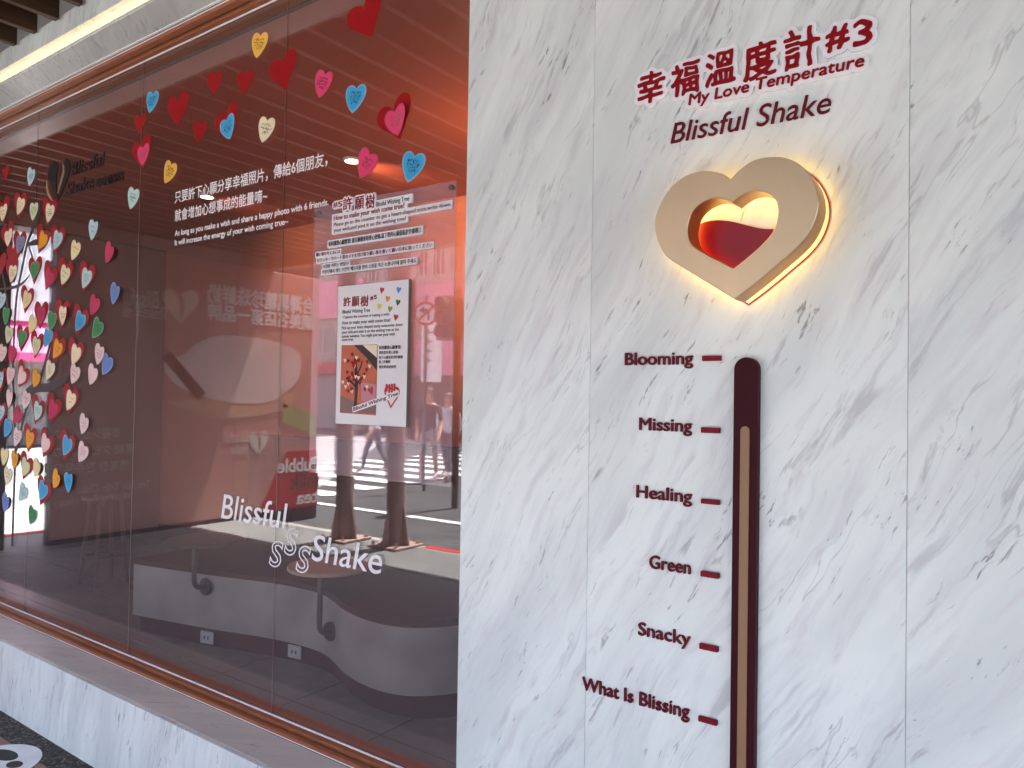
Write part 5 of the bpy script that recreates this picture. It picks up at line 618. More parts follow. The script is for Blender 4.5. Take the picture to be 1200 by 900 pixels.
# curved concrete bench
front = [(-4.62,2.455),(-4.35,2.505),(-3.96,2.59),(-3.62,2.68),(-3.40,2.715),(-3.18,2.715),(-3.02,2.665),(-2.84,2.585),(-2.62,2.535),(-2.42,2.56),(-2.28,2.68),(-2.18,2.86),(-2.0,3.05),(-1.7,3.1)]
fl = smooth_loop(front, 6, closed=False)
t = thing('concrete_bench', (-3.3, 2.6, 0), 'long grey concrete bench with a wavy front inside the window', 'bench')
def bench_slab(off, z0, z1, back=3.25):
    P = [Vector((p.x, p.y+off)) for p in fl]
    loop = [(P[0].x, back, z0)]+[(p.x, p.y, z0) for p in P]+[(P[-1].x, back, z0)]
    return MB().prism(loop, (0, 0, z1-z0))
bench_slab(0, .12, .435).build('body', M['concrete'], t, smooth=True)
bench_slab(.05, .003, .1195).build('toe_kick', M['toe'], t, smooth=True)
MB().cbox(-4.62, -1.72, 3.251, 3.33, .003, 1.22, .012).build('added_dark_panel', M['wainscot'], t)  # added dark sheet behind the bench, stands in for the dim lower wall
bench_slab(-.012, .4355, .468).build('seat_top', M['seat'], t, smooth=True)
for x, y, r in ((-4.02, 2.60, 11), (-3.42, 2.757, 7)):
    o = MB().cbox(-.05, .05, -.012, .0, .03, .10, .004, 0); o.box(-.018, -.010, -.0135, -.012, .055, .075, 1); o.box(.010, .018, -.0135, -.012, .055, .075, 1)
    q = o.build('power_outlet', [M['plastic'], M['black']], t, (0, 0, 0)); q.parent = t
    q.location = Vector((x, y-.012, 0))-t.location; q.rotation_euler.z = R(r)
for x, zf, mt, lb in ((-4.02, .365, 'tabletop_dark', 'dark round side table on a bent pipe at the bench left end'), (-3.04, .27, 'tabletop', 'tan round side table on a bent pipe at the bench middle')):
    yf = float(np.interp(x, [p.x for p in fl], [p.y for p in fl]))
    t = thing('swing_table', (x, yf, zf), lb, 'side table', 'round tables on pipe arms along the bench')
    zt = .60 if mt == 'tabletop' else .63
    MB().disc((x, yf-.03, zt), .21, .020, 48, 0, 'Z', .004).build('tabletop', M[mt], t, smooth=True)
    yp = yf-.085
    pts = [(x, yp, zt), (x, yp, zf+.05)]+[(x, yp+.05*(1-math.cos(a)), zf+.05-.05*math.sin(a)) for a in (.3,.6,.9,1.2,1.57)]+[(x, yf-.015, zf)]
    MB().tube(pts, .014, 12).build('pipe_arm', M['pipe'], t, smooth=True)
    MB().disc((x, yf-.001, zf), .05, .02, 28, 0, 'Y', .003).build('flange', M['pipe'], t, smooth=True)
t = thing('wooden_stool', (-6.0, 2.95, 0), 'tall wooden stool standing in the dark left part of the shop', 'stool')
MB().disc((-6.0, 2.95, .66), .17, .035, 32, 0, 'Z', .006).build('seat', M['stool'], t, smooth=True)
for a in (45, 135, 225, 315):
    c_, s_ = math.cos(R(a)), math.sin(R(a))
    MB().tube([(-6+c_*.17, 2.95+s_*.17, .003), (-6+c_*.11, 2.95+s_*.11, .66)], .016, 10).build('leg', M['stool'], t, smooth=True)
b = MB()
for a in (45, 135, 225, 315):
    p = [(-6+math.cos(R(q))*.150, 2.95+math.sin(R(q))*.150, .22) for q in (a, a+90)]
    b.tube(p, .010, 8)
b.build('foot_rail', M['stool'], t)

# ------------------------------------------------------------------ things across the pavement, seen mirrored in the glass
PF = sideF(-7.83)
t = thing('advert_pillar', (-8.1, -1.45, 0), 'wide arcade pillar clad in brown advert panels facing the shop', 'pillar')
b = MB(); b.box(-7.96, -7.842, -3.10, .15, -.11, 3.40); b.build('core', M['pier'], t)
MB().cbox(-7.841, -7.83, -1.85, .15, .05, 3.02, .003).build('panel', M['pillar_dark'], t)
MB().cbox(-7.841, -7.83, -3.10, -1.853, .05, 3.02, .003).build('panel', M['pillar'], t)
def PT(s, k): q = PIL[k]; return dict(s=s, x=q[0], z=q[1], w=q[2], h=q[3])
b = MB()
for s, k_, bo in (('台灣黑糖珍珠鮮奶','l1',.02),('網美名店第一品牌','l2',.02)): put_bold(b, PF, PT(s, k_), .006, .003, .0005)
b.build('headline', M['ad_white'], t)
b = MB()
put_text(b, PF, PT('Blissful','bl'), .003, .0005, 0, .15, .01); put_text(b, PF, PT('Shake幸福','sh'), .003, .0005)
for s, k_ in (('幸福シェイクの','jp1'),('黒糖タピオカの','jp2'),('행복한 진주우유','kr'),('Trà Sữa Trân Châu','vn1'),('Đường Đen Happy','vn2')): put_text(b, PF, PT(s, k_), .003, .0005)
put_text(b, PF, PT('Blissful','sm'), .003, .0005); put_text(b, PF, PT('Shake','sm2'), .003, .0005)
b.build('small_lettering', M['ad_pale'], t)
HL = [(0,-.5),(-.24,-.22),(-.44,.05),(-.5,.25),(-.44,.42),(-.28,.5),(-.12,.44),(-.03,.30),(-.10,.10),(-.08,-.2)]
HR = [(.03,-.46),(.02,-.15),(.06,.15),(.16,.36),(.30,.47),(.44,.38),(.5,.2),(.40,-.06),(.22,-.28)]
def heart_logo(mb, fr, u0, u1, v0, v1, th, lift, m=0, mirror=1):
    for S in (HL, HR):
        P = [((u0+u1)/2+p.x*mirror*(u1-u0), (v0+v1)/2+p.y*(v1-v0)) for p in smooth_loop(S, 5)]
        put_poly(mb, fr, [[q for p in P for q in p]], th, lift, m)
b = MB()
heart_logo(b, PF, *PIL['heart'], .003, .0005); heart_logo(b, PF, *PIL['heart2'], .003, .0005)
b.build('heart_logo', M['ad_pale'], t)
b = MB()
put_poly(b, PF, [flat(smooth_loop(PIL['base'], 6, closed=False))], .004, .0004, 1)
put_poly(b, PF, [flat(smooth_loop(PIL['bowl'], 6))], .004, .0020, 0)
bw = np.array(PIL['bowl']); cx_, cz_ = bw[:,0].mean(), bw[:,1].mean()
for q in (.28, .5, .72):
    P = [(cx_+(p.x-cx_)*q, cz_+.10*(1-q)+(p.y-cz_)*q) for p in smooth_loop(PIL['bowl'], 6)]
    put_poly(b, PF, [flat(P)], .004, .0020+.0015*(1.2-q), 0)
put_poly(b, PF, [[-1.02,1.95,-.92,1.88,-1.36,1.42,-1.46,1.50]], .004, .0068, 2)
b.build('bowl_picture', [M['ad_bowl'], M['ad_tan'], M['ad_dark']], t)
b = MB(); put_poly(b, PF, [flat(PIL['green'])], .004, .0004); b.build('green_patch', M['ad_green'], t)
b = MB()
put_poly(b, PF, [[-3.10,.78,-2.60,.78,-2.46,.55,-2.20,.05,-3.10,.05]], .010, .0004)
b.build('red_panel', M['ad_red'], t)
b = MB(); put_text(b, PF, PT('Bubble','bub'), .004, .0106, 0, 0, .02); put_text(b, PF, PT('tea','tea'), .004, .0106, 0, 0, .02); b.build('red_panel_lettering', M['ad_white'], t)
b = MB(); put_text(b, PF, PT('milk','milk'), .004, .0106, 0, 0, .02); b.build('dark_lettering', M['ad_dark'], t)
t = thing('corner_pier', (-8.2, 1.0, 0), 'dark narrow pier at the shop corner left of the window', 'pier')
MB().cbox(-8.5, -7.93, .49, 1.46, 0, 3.02, .01).build('shaft', M['pier'], t)
MB().cbox(-8.5, -7.93, 1.47, 1.66, 0, 3.02, .01).build('pilaster', M['marble_front'], t)

# steel posts on the kerb
for x, y, lb in ((-5.96, -1.90, 'brown steel post on the kerb with bolted base, left of the pair'), (-5.30, -1.98, 'brown steel post on the kerb with flared gussets, nearer the red kerb line')):
    t = thing('steel_post', (x, y, 0), lb, 'post', 'steel posts on the kerb')
    MB().cbox(x-.20, x+.20, y-.20, y+.20, .001, .028, .004).build('base_plate', M['steel'], t)
    MB().tube([(x, y, .029), (x, y, 3.015)], .095, 24).build('pole', M['steel'], t, smooth=True)
    for a in range(4):
        c_, s_ = (1,0,-1,0)[a], (0,1,0,-1)[a]
        p = Vector((x, y, 0)); d = Vector((c_, s_, 0)); n = Vector((-s_, c_, 0))*.006
        MB().prism([p+d*.09+n+Vector((0,0,.029)), p+d*.19+n+Vector((0,0,.029)), p+d*.18+n+Vector((0,0,.06)), p+d*.096+n+Vector((0,0,.46))], -2*n).build('gusset', M['steel'], t)
    for c_, s_ in ((1,1),(1,-1),(-1,1),(-1,-1)):
        b = MB().disc((x+c_*.155, y+s_*.155, .028), .022, .018, 6); b.disc((x+c_*.155, y+s_*.155, .046), .011, .022, 10); b.build('bolt', M['steel'], t)

# street buildings
def building(name, label, x0, x1, y0, depth, bands, h):
    """facade at y0 facing +y"""
    t = thing(name, ((x0+x1)/2, y0, 0), label, 'building', 'buildings across the street')
    MB().box(x0, x1, y0-depth, y0-.26, -.11, h).build('block', M['mauve'], t)
    for z0, z1, mt, proud, nwin, sty in bands:
        if nwin == 0:
            MB().box(x0, x1, y0-.25, y0+proud, z0+.002, z1-.002).build('band', M[mt], t); continue
        w = (x1-x0)/nwin; b = MB()
        # wall with real openings
        for i in range(nwin):
            a = x0+i*w; zl, zh = z0+.18*(z1-z0), z1-.15*(z1-z0)
            b.box(a, a+.18*w, y0-.25, y0+proud, z0, z1); b.box(a+.82*w, a+w, y0-.25, y0+proud, z0, z1)
            b.box(a+.1801*w, a+.8199*w, y0-.25, y0+proud-.002, z0, zl); b.box(a+.1801*w, a+.8199*w, y0-.25, y0+proud-.002, zh, z1)
        b.build('storey_wall', M[mt], t)
        for i in range(nwin):
            a = x0+i*w; zl, zh = z0+.18*(z1-z0), z1-.15*(z1-z0); u0, u1 = a+.18*w, a+.82*w
            f = MB()
            f.box(u0, u0+.06, y0-.14, y0-.06, zl, zh); f.box(u1-.06, u1, y0-.14, y0-.06, zl, zh)
            f.box(u0+.06, u1-.06, y0-.14, y0-.06, zl, zl+.06); f.box(u0+.06, u1-.06, y0-.14, y0-.06, zh-.06, zh)
            f.box((u0+u1)/2-.03, (u0+u1)/2+.03, y0-.14, y0-.06, zl+.06, zh-.06)
            fo = f.build('window', M['winframe'], t)
            MB().box(u0+.06, u1-.06, y0-.115, y0-.105, zl+.06, zh-.06).build('pane', M['win' if sty else 'shutter'], fo)
    return t
building('street_building', 'pink fronted building with arched row of windows across the street', -25.9, -14.0, -21.0, 9,
         [(-.11,2.4,'shop_dark',-.20,0,0),(2.4,3.95,'pink',.25,0,0),(3.95,5.0,'grey_wall',0,7,1),(5.0,6.35,'pink',.18,0,0),(6.35,8.7,'mauve',.05,12,1),(8.7,9.2,'pink2',.12,0,0),(9.2,11.2,'mauve',0,9,1)], 11.4)
building('street_building', 'grey shuttered building with one pink band across the street', -34, -26.0, -21.0, 9,
         [(-.11,2.5,'shutter',-.15,0,0),(2.5,3.1,'ad_red',.3,0,0),(3.1,5.2,'grey_wall',0,4,0),(5.2,7.0,'pink',.2,0,0),(7.0,9.2,'grey_wall',0,4,1),(9.2,11.0,'mauve',0,4,1)], 11.2)
building('street_building', 'plain pale building further right across the street', -13.9, 4, -21.3, 9,
         [(-.11,3,'shop_dark',-.1,0,0),(3,3.8,'white_wall',.3,0,0),(3.8,6.5,'white_wall',0,6,1),(6.5,9.2,'white_wall',0,6,1)], 9.4)
building('street_building', 'long pale terrace far right across the street', 4.1, 40, -21.3, 9,
         [(-.11,3,'shop_dark',-.1,0,0),(3,3.8,'mauve',.3,0,0),(3.8,6.5,'mauve',0,12,1),(6.5,9.2,'mauve',0,12,1)], 9.4)
# shop row at the end of the side street, facing +x
t = thing('side_street_building', (-24, -5, 0), 'white building with a bright pink awning past the pillar', 'building', 'buildings across the street')
MB().box(-32, -24.3, -14, 20, -.11, 12).build('block', M['white_wall'], t)
MB().box(-24.299, -24.1, -14, 20, 3.5, 12).build('upper_wall', M['white_wall'], t)
MB().box(-24.299, -24.25, -13.9, 19.9, -.10, 2.45).build('shopfront', M['grey_wall'], t)
b = MB()
for i in range(34):
    y = -13.9+i
    b.prism([(-24.29, y, 3.49), (-23.2, y, 2.55), (-23.2, y, 2.30), (-24.29, y, 2.5)], (0, .998, 0), 0 if i % 3 else 1)
b.build('awning', [M['awning'], M['awn_white']], t)
for y in (-11, -8, -5, -2, 1, 4):
    f = MB().box(-24.097, -24.03, y-.6, y+.6, 5.2, 6.9); fo = f.build('window', M['winframe'], t)
    MB().box(-24.028, -24.02, y-.52, y+.52, 5.28, 6.82).build('pane', M['win'], fo)

# no-right-turn sign, traffic signal, upright shop sign
t = thing('turn_sign', (-8.75, -6.2, -.12), 'round no right turn sign on a thin grey post at the crossing', 'road sign')
MB().tube([(-8.75, -6.2, -.12), (-8.75, -6.2, 3.25)], .03, 12).build('post', M['pipe'], t)
d = Vector((.55, .835, 0)); rgt = Vector((-.835, .55, 0)); ctr = Vector((-8.75, -6.2, 2.93))+d*.04
SF = (ctr, rgt, Vector((0,0,1)), d)
def ring(r0, r1, n=40):
    return [[q for i in range(n) for q in (r1*math.cos(2*math.pi*i/n), r1*math.sin(2*math.pi*i/n))], [q for i in range(n) for q in (r0*math.cos(2*math.pi*i/n), r0*math.sin(2*math.pi*i/n))]]
b = MB(); put_poly(b, SF, ring(.001, .215)[:1], .004, 0); b.build('disc', M['sign_white'], t)
b = MB(); put_poly(b, SF, ring(.165, .21), .003, .005); put_poly(b, SF, [[-.14,.11,-.11,.14,.14,-.11,.11,-.14]], .003, .0085); b.build('red_ring', M['sign_red'], t)
b = MB(); put_poly(b, SF, [[-.07,-.11,-.03,-.11,-.03,.03,.03,.03,.03,-.01,.11,.055,.03,.12,.03,.08,-.07,.08]], .002, .0045); b.build('arrow', M['black'], t)
t = thing('traffic_signal', (-7.06, -5.0, -.12), 'dark traffic signal box on a pole by the crossing', 'traffic light')
MB().tube([(-7.06, -5.0, -.12), (-7.06, -5.0, 3.1)], .05, 14).build('pole', M['pipe'], t)
MB().cbox(-7.22, -6.90, -4.94, -4.72, 2.32, 2.96, .02).build('housing', M['signal'], t)
b = MB()
for z in (2.44, 2.64, 2.84): b.tube([(-7.06, -4.72, z), (-7.06, -4.60, z)], [.085, .095], 18, caps=False)
b.build('visor', M['signal'], t)
b = MB()
for z in (2.44, 2.64, 2.84): b.disc((-7.06, -4.70, z), .075, .004, 18, 0, 'Y')
b.build('lens', M['shop_dark'], t)
t = thing('shop_sign', (-13.4, -11.5, 0), 'upright white shop sign on a post beyond the crossing', 'shop sign')
MB().tube([(-13.4, -11.7, -.12), (-13.4, -11.7, 3.6)], .04, 10).build('post', M['pipe'], t)
MB().cbox(-13.72, -13.08, -11.62, -11.50, 1.9, 3.55, .01).build('panel', M['sign_white'], t)
b = MB()
for z in (3.2, 2.95, 2.7, 2.45): b.box(-13.60, -13.30, -11.499, -11.495, z, z+.03); b.box(-13.46, -13.43, -11.4945, -11.491, z-.07, z+.10)
b.build('dark_marks', M['grey_print'], t)

# people on the crossing
def person(loc, face, label, J, cols, hair=True):
    """J: joints, heights for the clothes; body grown with a skin modifier as one mesh"""
    V = []; E = []; Rr = []
    def a(p, r, par=None):
        V.append(p); Rr.append(r)
        if par is not None: E.append((par, len(V)-1))
        return len(V)-1
    pel = a((0,0,.95), .135)
    bl = a((0,.01,1.10), .125, pel); ch = a((0,.01,1.30), .150, bl); nk0 = a((0,0,1.44), .085, ch); nk = a((0,-.01,1.51), .052, nk0)
    hd0 = a((0,-.02,1.575), .075, nk); hd = a((0,-.02,1.66), .098, hd0); a((0,-.01,1.735), .072, hd)
    for s, st in ((1, J['stride']), (-1, -J['stride'])):
        h = a((s*.095, 0, .90), .098, pel)
        kn = a((s*.10, -st*.5-.02, .50), .060, h); an = a((s*.10, -st*.9+.05*(st < 0), .10+(.07 if st < 0 else 0)), .040, kn)
        a((s*.11, -st*.9-.15, .045+(.02 if st < 0 else 0)), .038, an)
        sh = a((s*.185, .01, 1.405), .062, nk0)
        el = a((s*.245, st*.25+.03, 1.12), .046, sh); wr = a((s*.235, st*.5-.10, .90), .032, el)
        hn = a((s*.23, st*.5-.14, .82), .036, wr)
        for k_ in range(3): a((s*(.215+.015*k_), st*.5-.165, .745+.008*k_), .011, hn)
        a((s*.20, st*.5-.175, .80), .012, hn)
    me = bpy.data.meshes.new('person'); me.from_pydata(V, E, [])
    o = link(bpy.data.objects.new('person', me))
    mo = o.modifiers.new('skin', 'SKIN'); mo.use_smooth_shade = True
    for i, r in enumerate(Rr): me.skin_vertices[0].data[i].radius = (r, r*.82 if i in (0,1,2) else r)
    me.skin_vertices[0].data[0].use_root = True
    sb = o.modifiers.new('sub', 'SUBSURF'); sb.levels = 1; sb.render_levels = 1
    dg = bpy.context.evaluated_depsgraph_get(); dg.update()
    m2 = bpy.data.meshes.new_from_object(o.evaluated_get(dg))
    o.modifiers.clear(); o.data = m2; bpy.data.meshes.remove(me)
    m2.materials.clear()
    for c in cols: m2.materials.append(M[c])         # skin, top, bottom, shoes
    for p in m2.polygons:
        c = p.center; r_ = math.hypot(c.x, c.y)
        arm = abs(c.x) > .20 and c.z > .70
        if c.z < .09: k_ = 3
        elif c.z < J['hem']: k_ = 0
        elif arm: k_ = 1 if c.z > J['sleeve'] else 0
        elif c.z < .98: k_ = 2
        elif c.z < 1.47: k_ = 1
        else: k_ = 0
        p.material_index = k_; p.use_smooth = True
    o.location = loc; o.rotation_euler.z = face; o.scale = (J.get('s', 1),)*3
    tag(o, label, 'person', 'people on the crossing')
    if hair:
        b = MB(); n = 16; vs, fs = [], []
        for i in range(7):
            th = i/6*1.75
            for j in range(n):
                w = 2*math.pi*j/n
                back = .55 if math.sin(w) > -.2 else 1.0
                q = th*(1.0 if math.sin(w) > -.2 else .62)
                vs.append((math.sin(q)*math.cos(w)*.108, -.015+math.sin(q)*math.sin(w)*.115, 1.675+math.cos(q)*.115))
        for i in range(6):
            for j in range(n): fs.append([i*n+j, i*n+(j+1) % n, (i+1)*n+(j+1) % n, (i+1)*n+j])
        b.add(vs, fs); ho = b.build('hair', M['hair'], None, (0,0,0), True); ho.parent = o
    # face: eyes and nose small relief
    b = MB()
    for s in (-1, 1): b.disc((s*.034, -.112, 1.668), .010, .006, 10, 0, 'Y')
    eo = b.build('eyes', M['hair'], None, (0,0,0)); eo.parent = o
    return o
person((-9.53, -7.2, -.11), R(150), 'man in a dark tee and pale shorts walking over the crossing', dict(stride=.22, hem=.58, sleeve=1.18), ['skin','tee','shorts','shoes'])
person((-9.75, -8.0, -.11), R(165), 'person in a white shirt walking behind the man in shorts', dict(stride=-.16, hem=.14, sleeve=1.0, s=.95), ['skin','shirt','jeans','shoes'])
person((-11.4, -7.6, -.11), R(200), 'person in white top and dark trousers crossing at the stripes', dict(stride=.26, hem=.14, sleeve=1.1, s=.93), ['skin','shirt','jeans','shoes'])

# ------------------------------------------------------------------ wall lettering, gold heart, thermometer
WF = wallF(WALL)
t = thing('title_sign', (-.5, WALL, 2.15), 'dark red Chinese title sign ending in #3 on a white cut-out backing', 'sign')
b = MB(); put_poly(b, WF, TBK, .006, .0004); b.build('backing', M['white'], t)
b = MB(); put_poly(b, WF, TGL, .0025, .0066); b.build('title_lettering', M['title_red'], t)
b = MB(); put_poly(b, WF, TL2, .0025, .0066); b.build('subtitle_lettering', M['title_red'], t)
b = MB(); put_text(b, WF, SHAKE, .004, .0004, 0, .22, 0)
tag(b.build('name_lettering', M['maroon_edge'], None, (-.5, WALL, 2.05)), 'dark maroon slanted shop name in raised letters under the title sign', 'lettering')
wl = {'Blooming':'topmost', 'Missing':'second', 'Healing':'third', 'Green':'fourth', 'Snacky':'fifth', 'What Is Blissing':'lowest'}
for T, tk in zip(LABELS, TICKS):
    b = MB(); put_bold(b, WF, T, .0006, .005, .0004)
    tag(b.build('scale_word', M['maroon_edge'], None, (T['x'], WALL, T['z'])), 'raised maroon word "%s" beside the %s dash of the thermometer' % (T['s'], wl[T['s']]), 'lettering', 'words of the thermometer scale')
    b = MB().cbox(tk[0], tk[1], WALL-.0095, WALL-.0004, tk[2], tk[3], .0012)
    tag(b.build('scale_dash', M['maroon'], None, (tk[0], WALL, tk[2])), 'maroon dash between the word "%s" and the thermometer tube' % T['s'], 'scale mark', 'dashes of the thermometer scale')
t = thing('thermometer', (-.489, WALL, .25), 'tall dark maroon thermometer tube with a bronze column on the marble wall', 'thermometer')
def capsule(x0, x1, z0, z1, n=16):
    r = (x1-x0)/2; cx = (x0+x1)/2
    return [q for i in range(n+1) for q in (cx+r*math.cos(math.pi*i/n), z1-r+r*math.sin(math.pi*i/n))]+[q for i in range(n+1) for q in (cx+r*math.cos(math.pi+math.pi*i/n), z0+r+r*math.sin(math.pi+math.pi*i/n))]
b = MB(); put_poly(b, WF, [capsule(-.5135, -.4655, .22, 1.589)], .018, .0004); b.build('tube', M['tube'], t, smooth=True)
b = MB(); put_poly(b, WF, [capsule(-.4985, -.4805, .26, 1.452)], .0022, .0188); b.build('column', M['gold_bar'], t)

t = thing('gold_heart_lamp', (-.5, WALL, 1.83), 'champagne gold heart with a heart-shaped cut-out, glowing warm from behind', 'wall lamp')
ho = smooth_loop(HOUT, 5, True, (0, 15)); hi = smooth_loop(HIN, 7, True, (0, 11))
def resample(L, n, c0, c1):
    """n points per half, corners kept"""
    def half(a):
        d = [0]
        for i in range(1, len(a)): d.append(d[-1]+(a[i]-a[i-1]).length)
        out = []
        for k_ in range(n):
            s_ = d[-1]*k_/n; i = max(j for j in range(len(d)) if d[j] <= s_+1e-12); i = min(i, len(a)-2)
            f = (s_-d[i])/max(1e-9, d[i+1]-d[i]); out.append(a[i]+(a[i+1]-a[i])*f)
        return out
    h1 = half(L[c0:c1+1]); h2 = half(L[c1:]+[L[0]])
    return h1+h2
NH = 72
ho = resample(ho, NH, 0, 75); hi = resample(hi, NH, 0, 77)
yF, yB = WALL-.085, WALL-.027
b = MB(); n = 2*NH
hoc = offset_loop(ho, -.0012); hic = offset_loop(hi, .0012)
rings = [(ho, yB), (ho, yF+.0012), (hoc, yF), (hic, yF), (hi, yF+.0012), (hi, yB)]
vs = [(p.x, y_, p.y) for L_, y_ in rings for p in L_]
for k_ in range(5):
    b.add([], [])
fs = [[k_*n+i, k_*n+(i+1) % n, (k_+1)*n+(i+1) % n, (k_+1)*n+i] for k_ in range(5) for i in range(n)]
b.add(vs, fs); b.m = [0 if 0 < f//n < 4 else 1 for f in range(5*n)]
vs2 = [(p.x, yB, p.y) for L_ in (ho, hi) for p in L_]
b.add(vs2, [[i, (i+1) % n, n+(i+1) % n, n+i] for i in range(n)], 1)
b.build('heart_shell', [M['gold'], M['gold_side']], t, smooth=True)
for L_, o1, o2 in ((ho, .013, .021), (hi, -.013, -.021)):
    A, B = offset_loop(L_, -o1), offset_loop(L_, -o2)
    b = MB()
    for P in (A, B): pass
    vs = [(p.x, y_, p.y) for P, y_ in ((A, WALL-.008), (A, yB+.003), (B, yB+.003), (B, WALL-.008)) for p in P]
    b.add(vs, [[k_*n+i, k_*n+(i+1) % n, ((k_+1) % 4)*n+(i+1) % n, ((k_+1) % 4)*n+i] for k_ in range(4) for i in range(n)])
    b.build('led_band', M['led_heart' if o1 > 0 else 'led_inner'], t)
b = MB(); put_poly(b, WF, [flat(offset_loop(ho, .0022)), flat(offset_loop(ho, -.0004))], .0015, .0004); b.build('red_outline', M['title_red'], t)
b = MB()
top = smooth_loop(LIQ, 6, closed=False)
hin_off = offset_loop(hi, .006)
zc = lambda x: np.interp(x, [p.x for p in top], [p.y for p in top])
# shift of the cut-out seen square on: liquid fills the heart below the wavy line
low = [p for p in offset_loop(hi, .016) if p.y < zc(p.x)]
low_sorted = sorted(low, key=lambda p: math.atan2(p.y-1.815, p.x+.5))
L1 = [p for p in offset_loop(hi, .016)]
idx = [i for i, p in enumerate(L1) if p.y < zc(p.x)]
run = [L1[i] for i in idx]
tp = [Vector((x, zc(x))) for x in np.linspace(run[0].x, run[-1].x, 24)]
loop = run + tp[::-1][1:-1] if (run[-1]-tp[-1]).length < (run[-1]-tp[0]).length else run + tp[1:-1]
put_poly(b, WF, [[q for p in loop for q in (p.x, p.y)]], .006, .0004)
b.build('red_liquid', M['liquid'], t)

# ------------------------------------------------------------------ lettering on the glass
GF = wallF(GLASS)
for nm, lines, lb in (('chinese_lettering', GLASST[:2], 'two lines of white Chinese lettering on the glass under the heart arch'), ('english_lettering', GLASST[2:], 'two lines of small white English lettering on the glass')):
    t = thing(nm, (-3, GLASS, lines[0]['z']), lb, 'lettering')
    for T in lines:
        b = MB(); put_bold(b, GF, T, .0007, .0004, .0003); b.build('text_line', M['vinyl_white'], t)
t = thing('brand_lettering', (-2.3, GLASS, .95), 'large white slanted shop name with three outlined S shapes low on the glass', 'lettering')
for T in BIG:
    b = MB(); put_text(b, GF, T, .0008, .0004, 0, .17, .004); b.build('word', M['vinyl_white'], t)
for q in ESS:
    b = MB(); w = q[1]-q[0]; h = q[3]-q[2]
    v, fs = text_raw('S', .22, .012, .020)
    x0_, x1_, y0_, y1_ = v[:,0].min(), v[:,0].max(), v[:,1].min(), v[:,1].max()
    b.add([at(GF, q[0]+(p[0]-x0_)/(x1_-x0_)*w, q[2]+(p[1]-y0_)/(y1_-y0_)*h, .001+p[2]*.05) for p in v], fs)
    b.build('outlined_letter', M['vinyl_white'], t)
t = thing('shop_logo', (-3.9, GLASS, 2.5), 'black shop logo with a split heart at the upper left of the glass', 'logo')
for T, sh_, bo in ((LOGO[0], .15, .012), (LOGO[1], .15, .012), (LOGO[2], 0, .03)):
    b = MB(); put_text(b, GF, T, .004, .0004, 0, sh_, bo); b.build('word', M['vinyl_black'], t)
u0_, u1_, v0_, v1_ = LOGOHEART
b = MB()
heart_logo(b, GF, u0_, u1_, v0_, v1_, .004, .0004)
b.build('split_heart', M['vinyl_black'], t)
def ribbon(mb, fr, pts, w, th, lift, m=0, taper=True):
    P = [Vector((p[0], p[1])) for p in pts]; n = len(P); A, B = [], []
    ws = w if isinstance(w, (list, tuple)) else [w*(.35+.65*math.sin(math.pi*i/(n-1))) if taper else w for i in range(n)]
    for i in range(n):
        d = (P[min(i+1, n-1)]-P[max(i-1, 0)]).normalized(); q = Vector((-d.y, d.x))
        A.append(P[i]+q*ws[i]/2); B.append(P[i]-q*ws[i]/2)
    put_poly(mb, fr, [[q for p in A+B[::-1] for q in p]], th, lift, m)
b = MB()
W_, H_ = u1_-u0_, v1_-v0_
for S in ([(.02,.56),(.03,.40),(.12,.20),(.30,.02)], [(.72,.86),(.76,.66),(.66,.44),(.52,.16)]):
    ribbon(b, GF, smooth_loop([(u0_+p[0]*W_, v0_+p[1]*H_) for p in S], 6, closed=False), .016, .0045, .0046)
b.build('painted_lit_edge', M['lit_edge_tone'], t)  # light catching the thick logo edges, painted on as gold strips

# clear acrylic sheet, cut-out wish sign, three strips, poster
t = MB().cbox(-2.095, -1.450, 1.7205, 1.7255, 1.231, 2.153, .001)
o = t.build('acrylic_sheet', M['acrylic'], None, (-1.77, 1.7225, 1.69))
tag(o, 'large hazy clear acrylic sheet fixed over the right glass pane', 'acrylic sheet')
b = MB()
for x in (-2.075, -1.470):
    for z in (1.251, 2.133): b.disc((x, 1.7355, z), .009, .018, 18, 0, 'Y', .002)
b.build('standoff', M['seam'], o, smooth=True)
SFR = wallF(1.7203)
t = thing('wish_sign', (-1.8, 1.72, 2.1), 'white cut-out sign with dark red Chinese heading and English lines at the sheet top', 'sign')
b = MB(); put_poly(b, SFR, WBK, .006, 0); b.build('backing', M['white'], t)
b = MB(); put_poly(b, SFR, WGL, .0012, .0062); put_bold(b, SFR, WISHT[1], .00035, .0008, .0062); b.build('red_lettering', M['title_red'], t)
b = MB()
put_text(b, SFR, WISHT[0], .0010, .0062, 0, 0, .0); b.build('title_line', M['black'], t)
b = MB()
for T in WISHT[2:]: put_text(b, SFR, T, .0010, .0062, 0, 0, .0)
b.build('small_lettering', M['maroon_edge'], t)
for BK, TT, mt, lb in ((SB1, STRIPS[:1], 'black', 'thin white strip of bold black Chinese text below the wish sign'), (SB2, STRIPS[1:3], 'maroon_edge', 'white stepped strip of dark red Japanese text on the sheet'), (SB3, STRIPS[3:], 'black', 'white stepped strip of black Korean text above the poster')):
    t = thing('text_strip', (TT[0]['x'], 1.72, TT[0]['z']), lb, 'sign', 'cut-out text strips on the acrylic sheet')
    b = MB(); put_poly(b, SFR, BK, .006, 0); b.build('backing', M['white'], t)
    b = MB()
    for T in TT: put_bold(b, SFR, T, .00022, .0008, .0062)
    b.build('lettering', M[mt], t)
t = thing('wish_poster', (-1.77, 1.70, 1.405), 'thick white poster board with heart prints, a tree photo and a red hand', 'poster')
b = MB().cbox(-1.9465, -1.6215, 1.706, 1.7203, 1.4045, 1.866, .001)
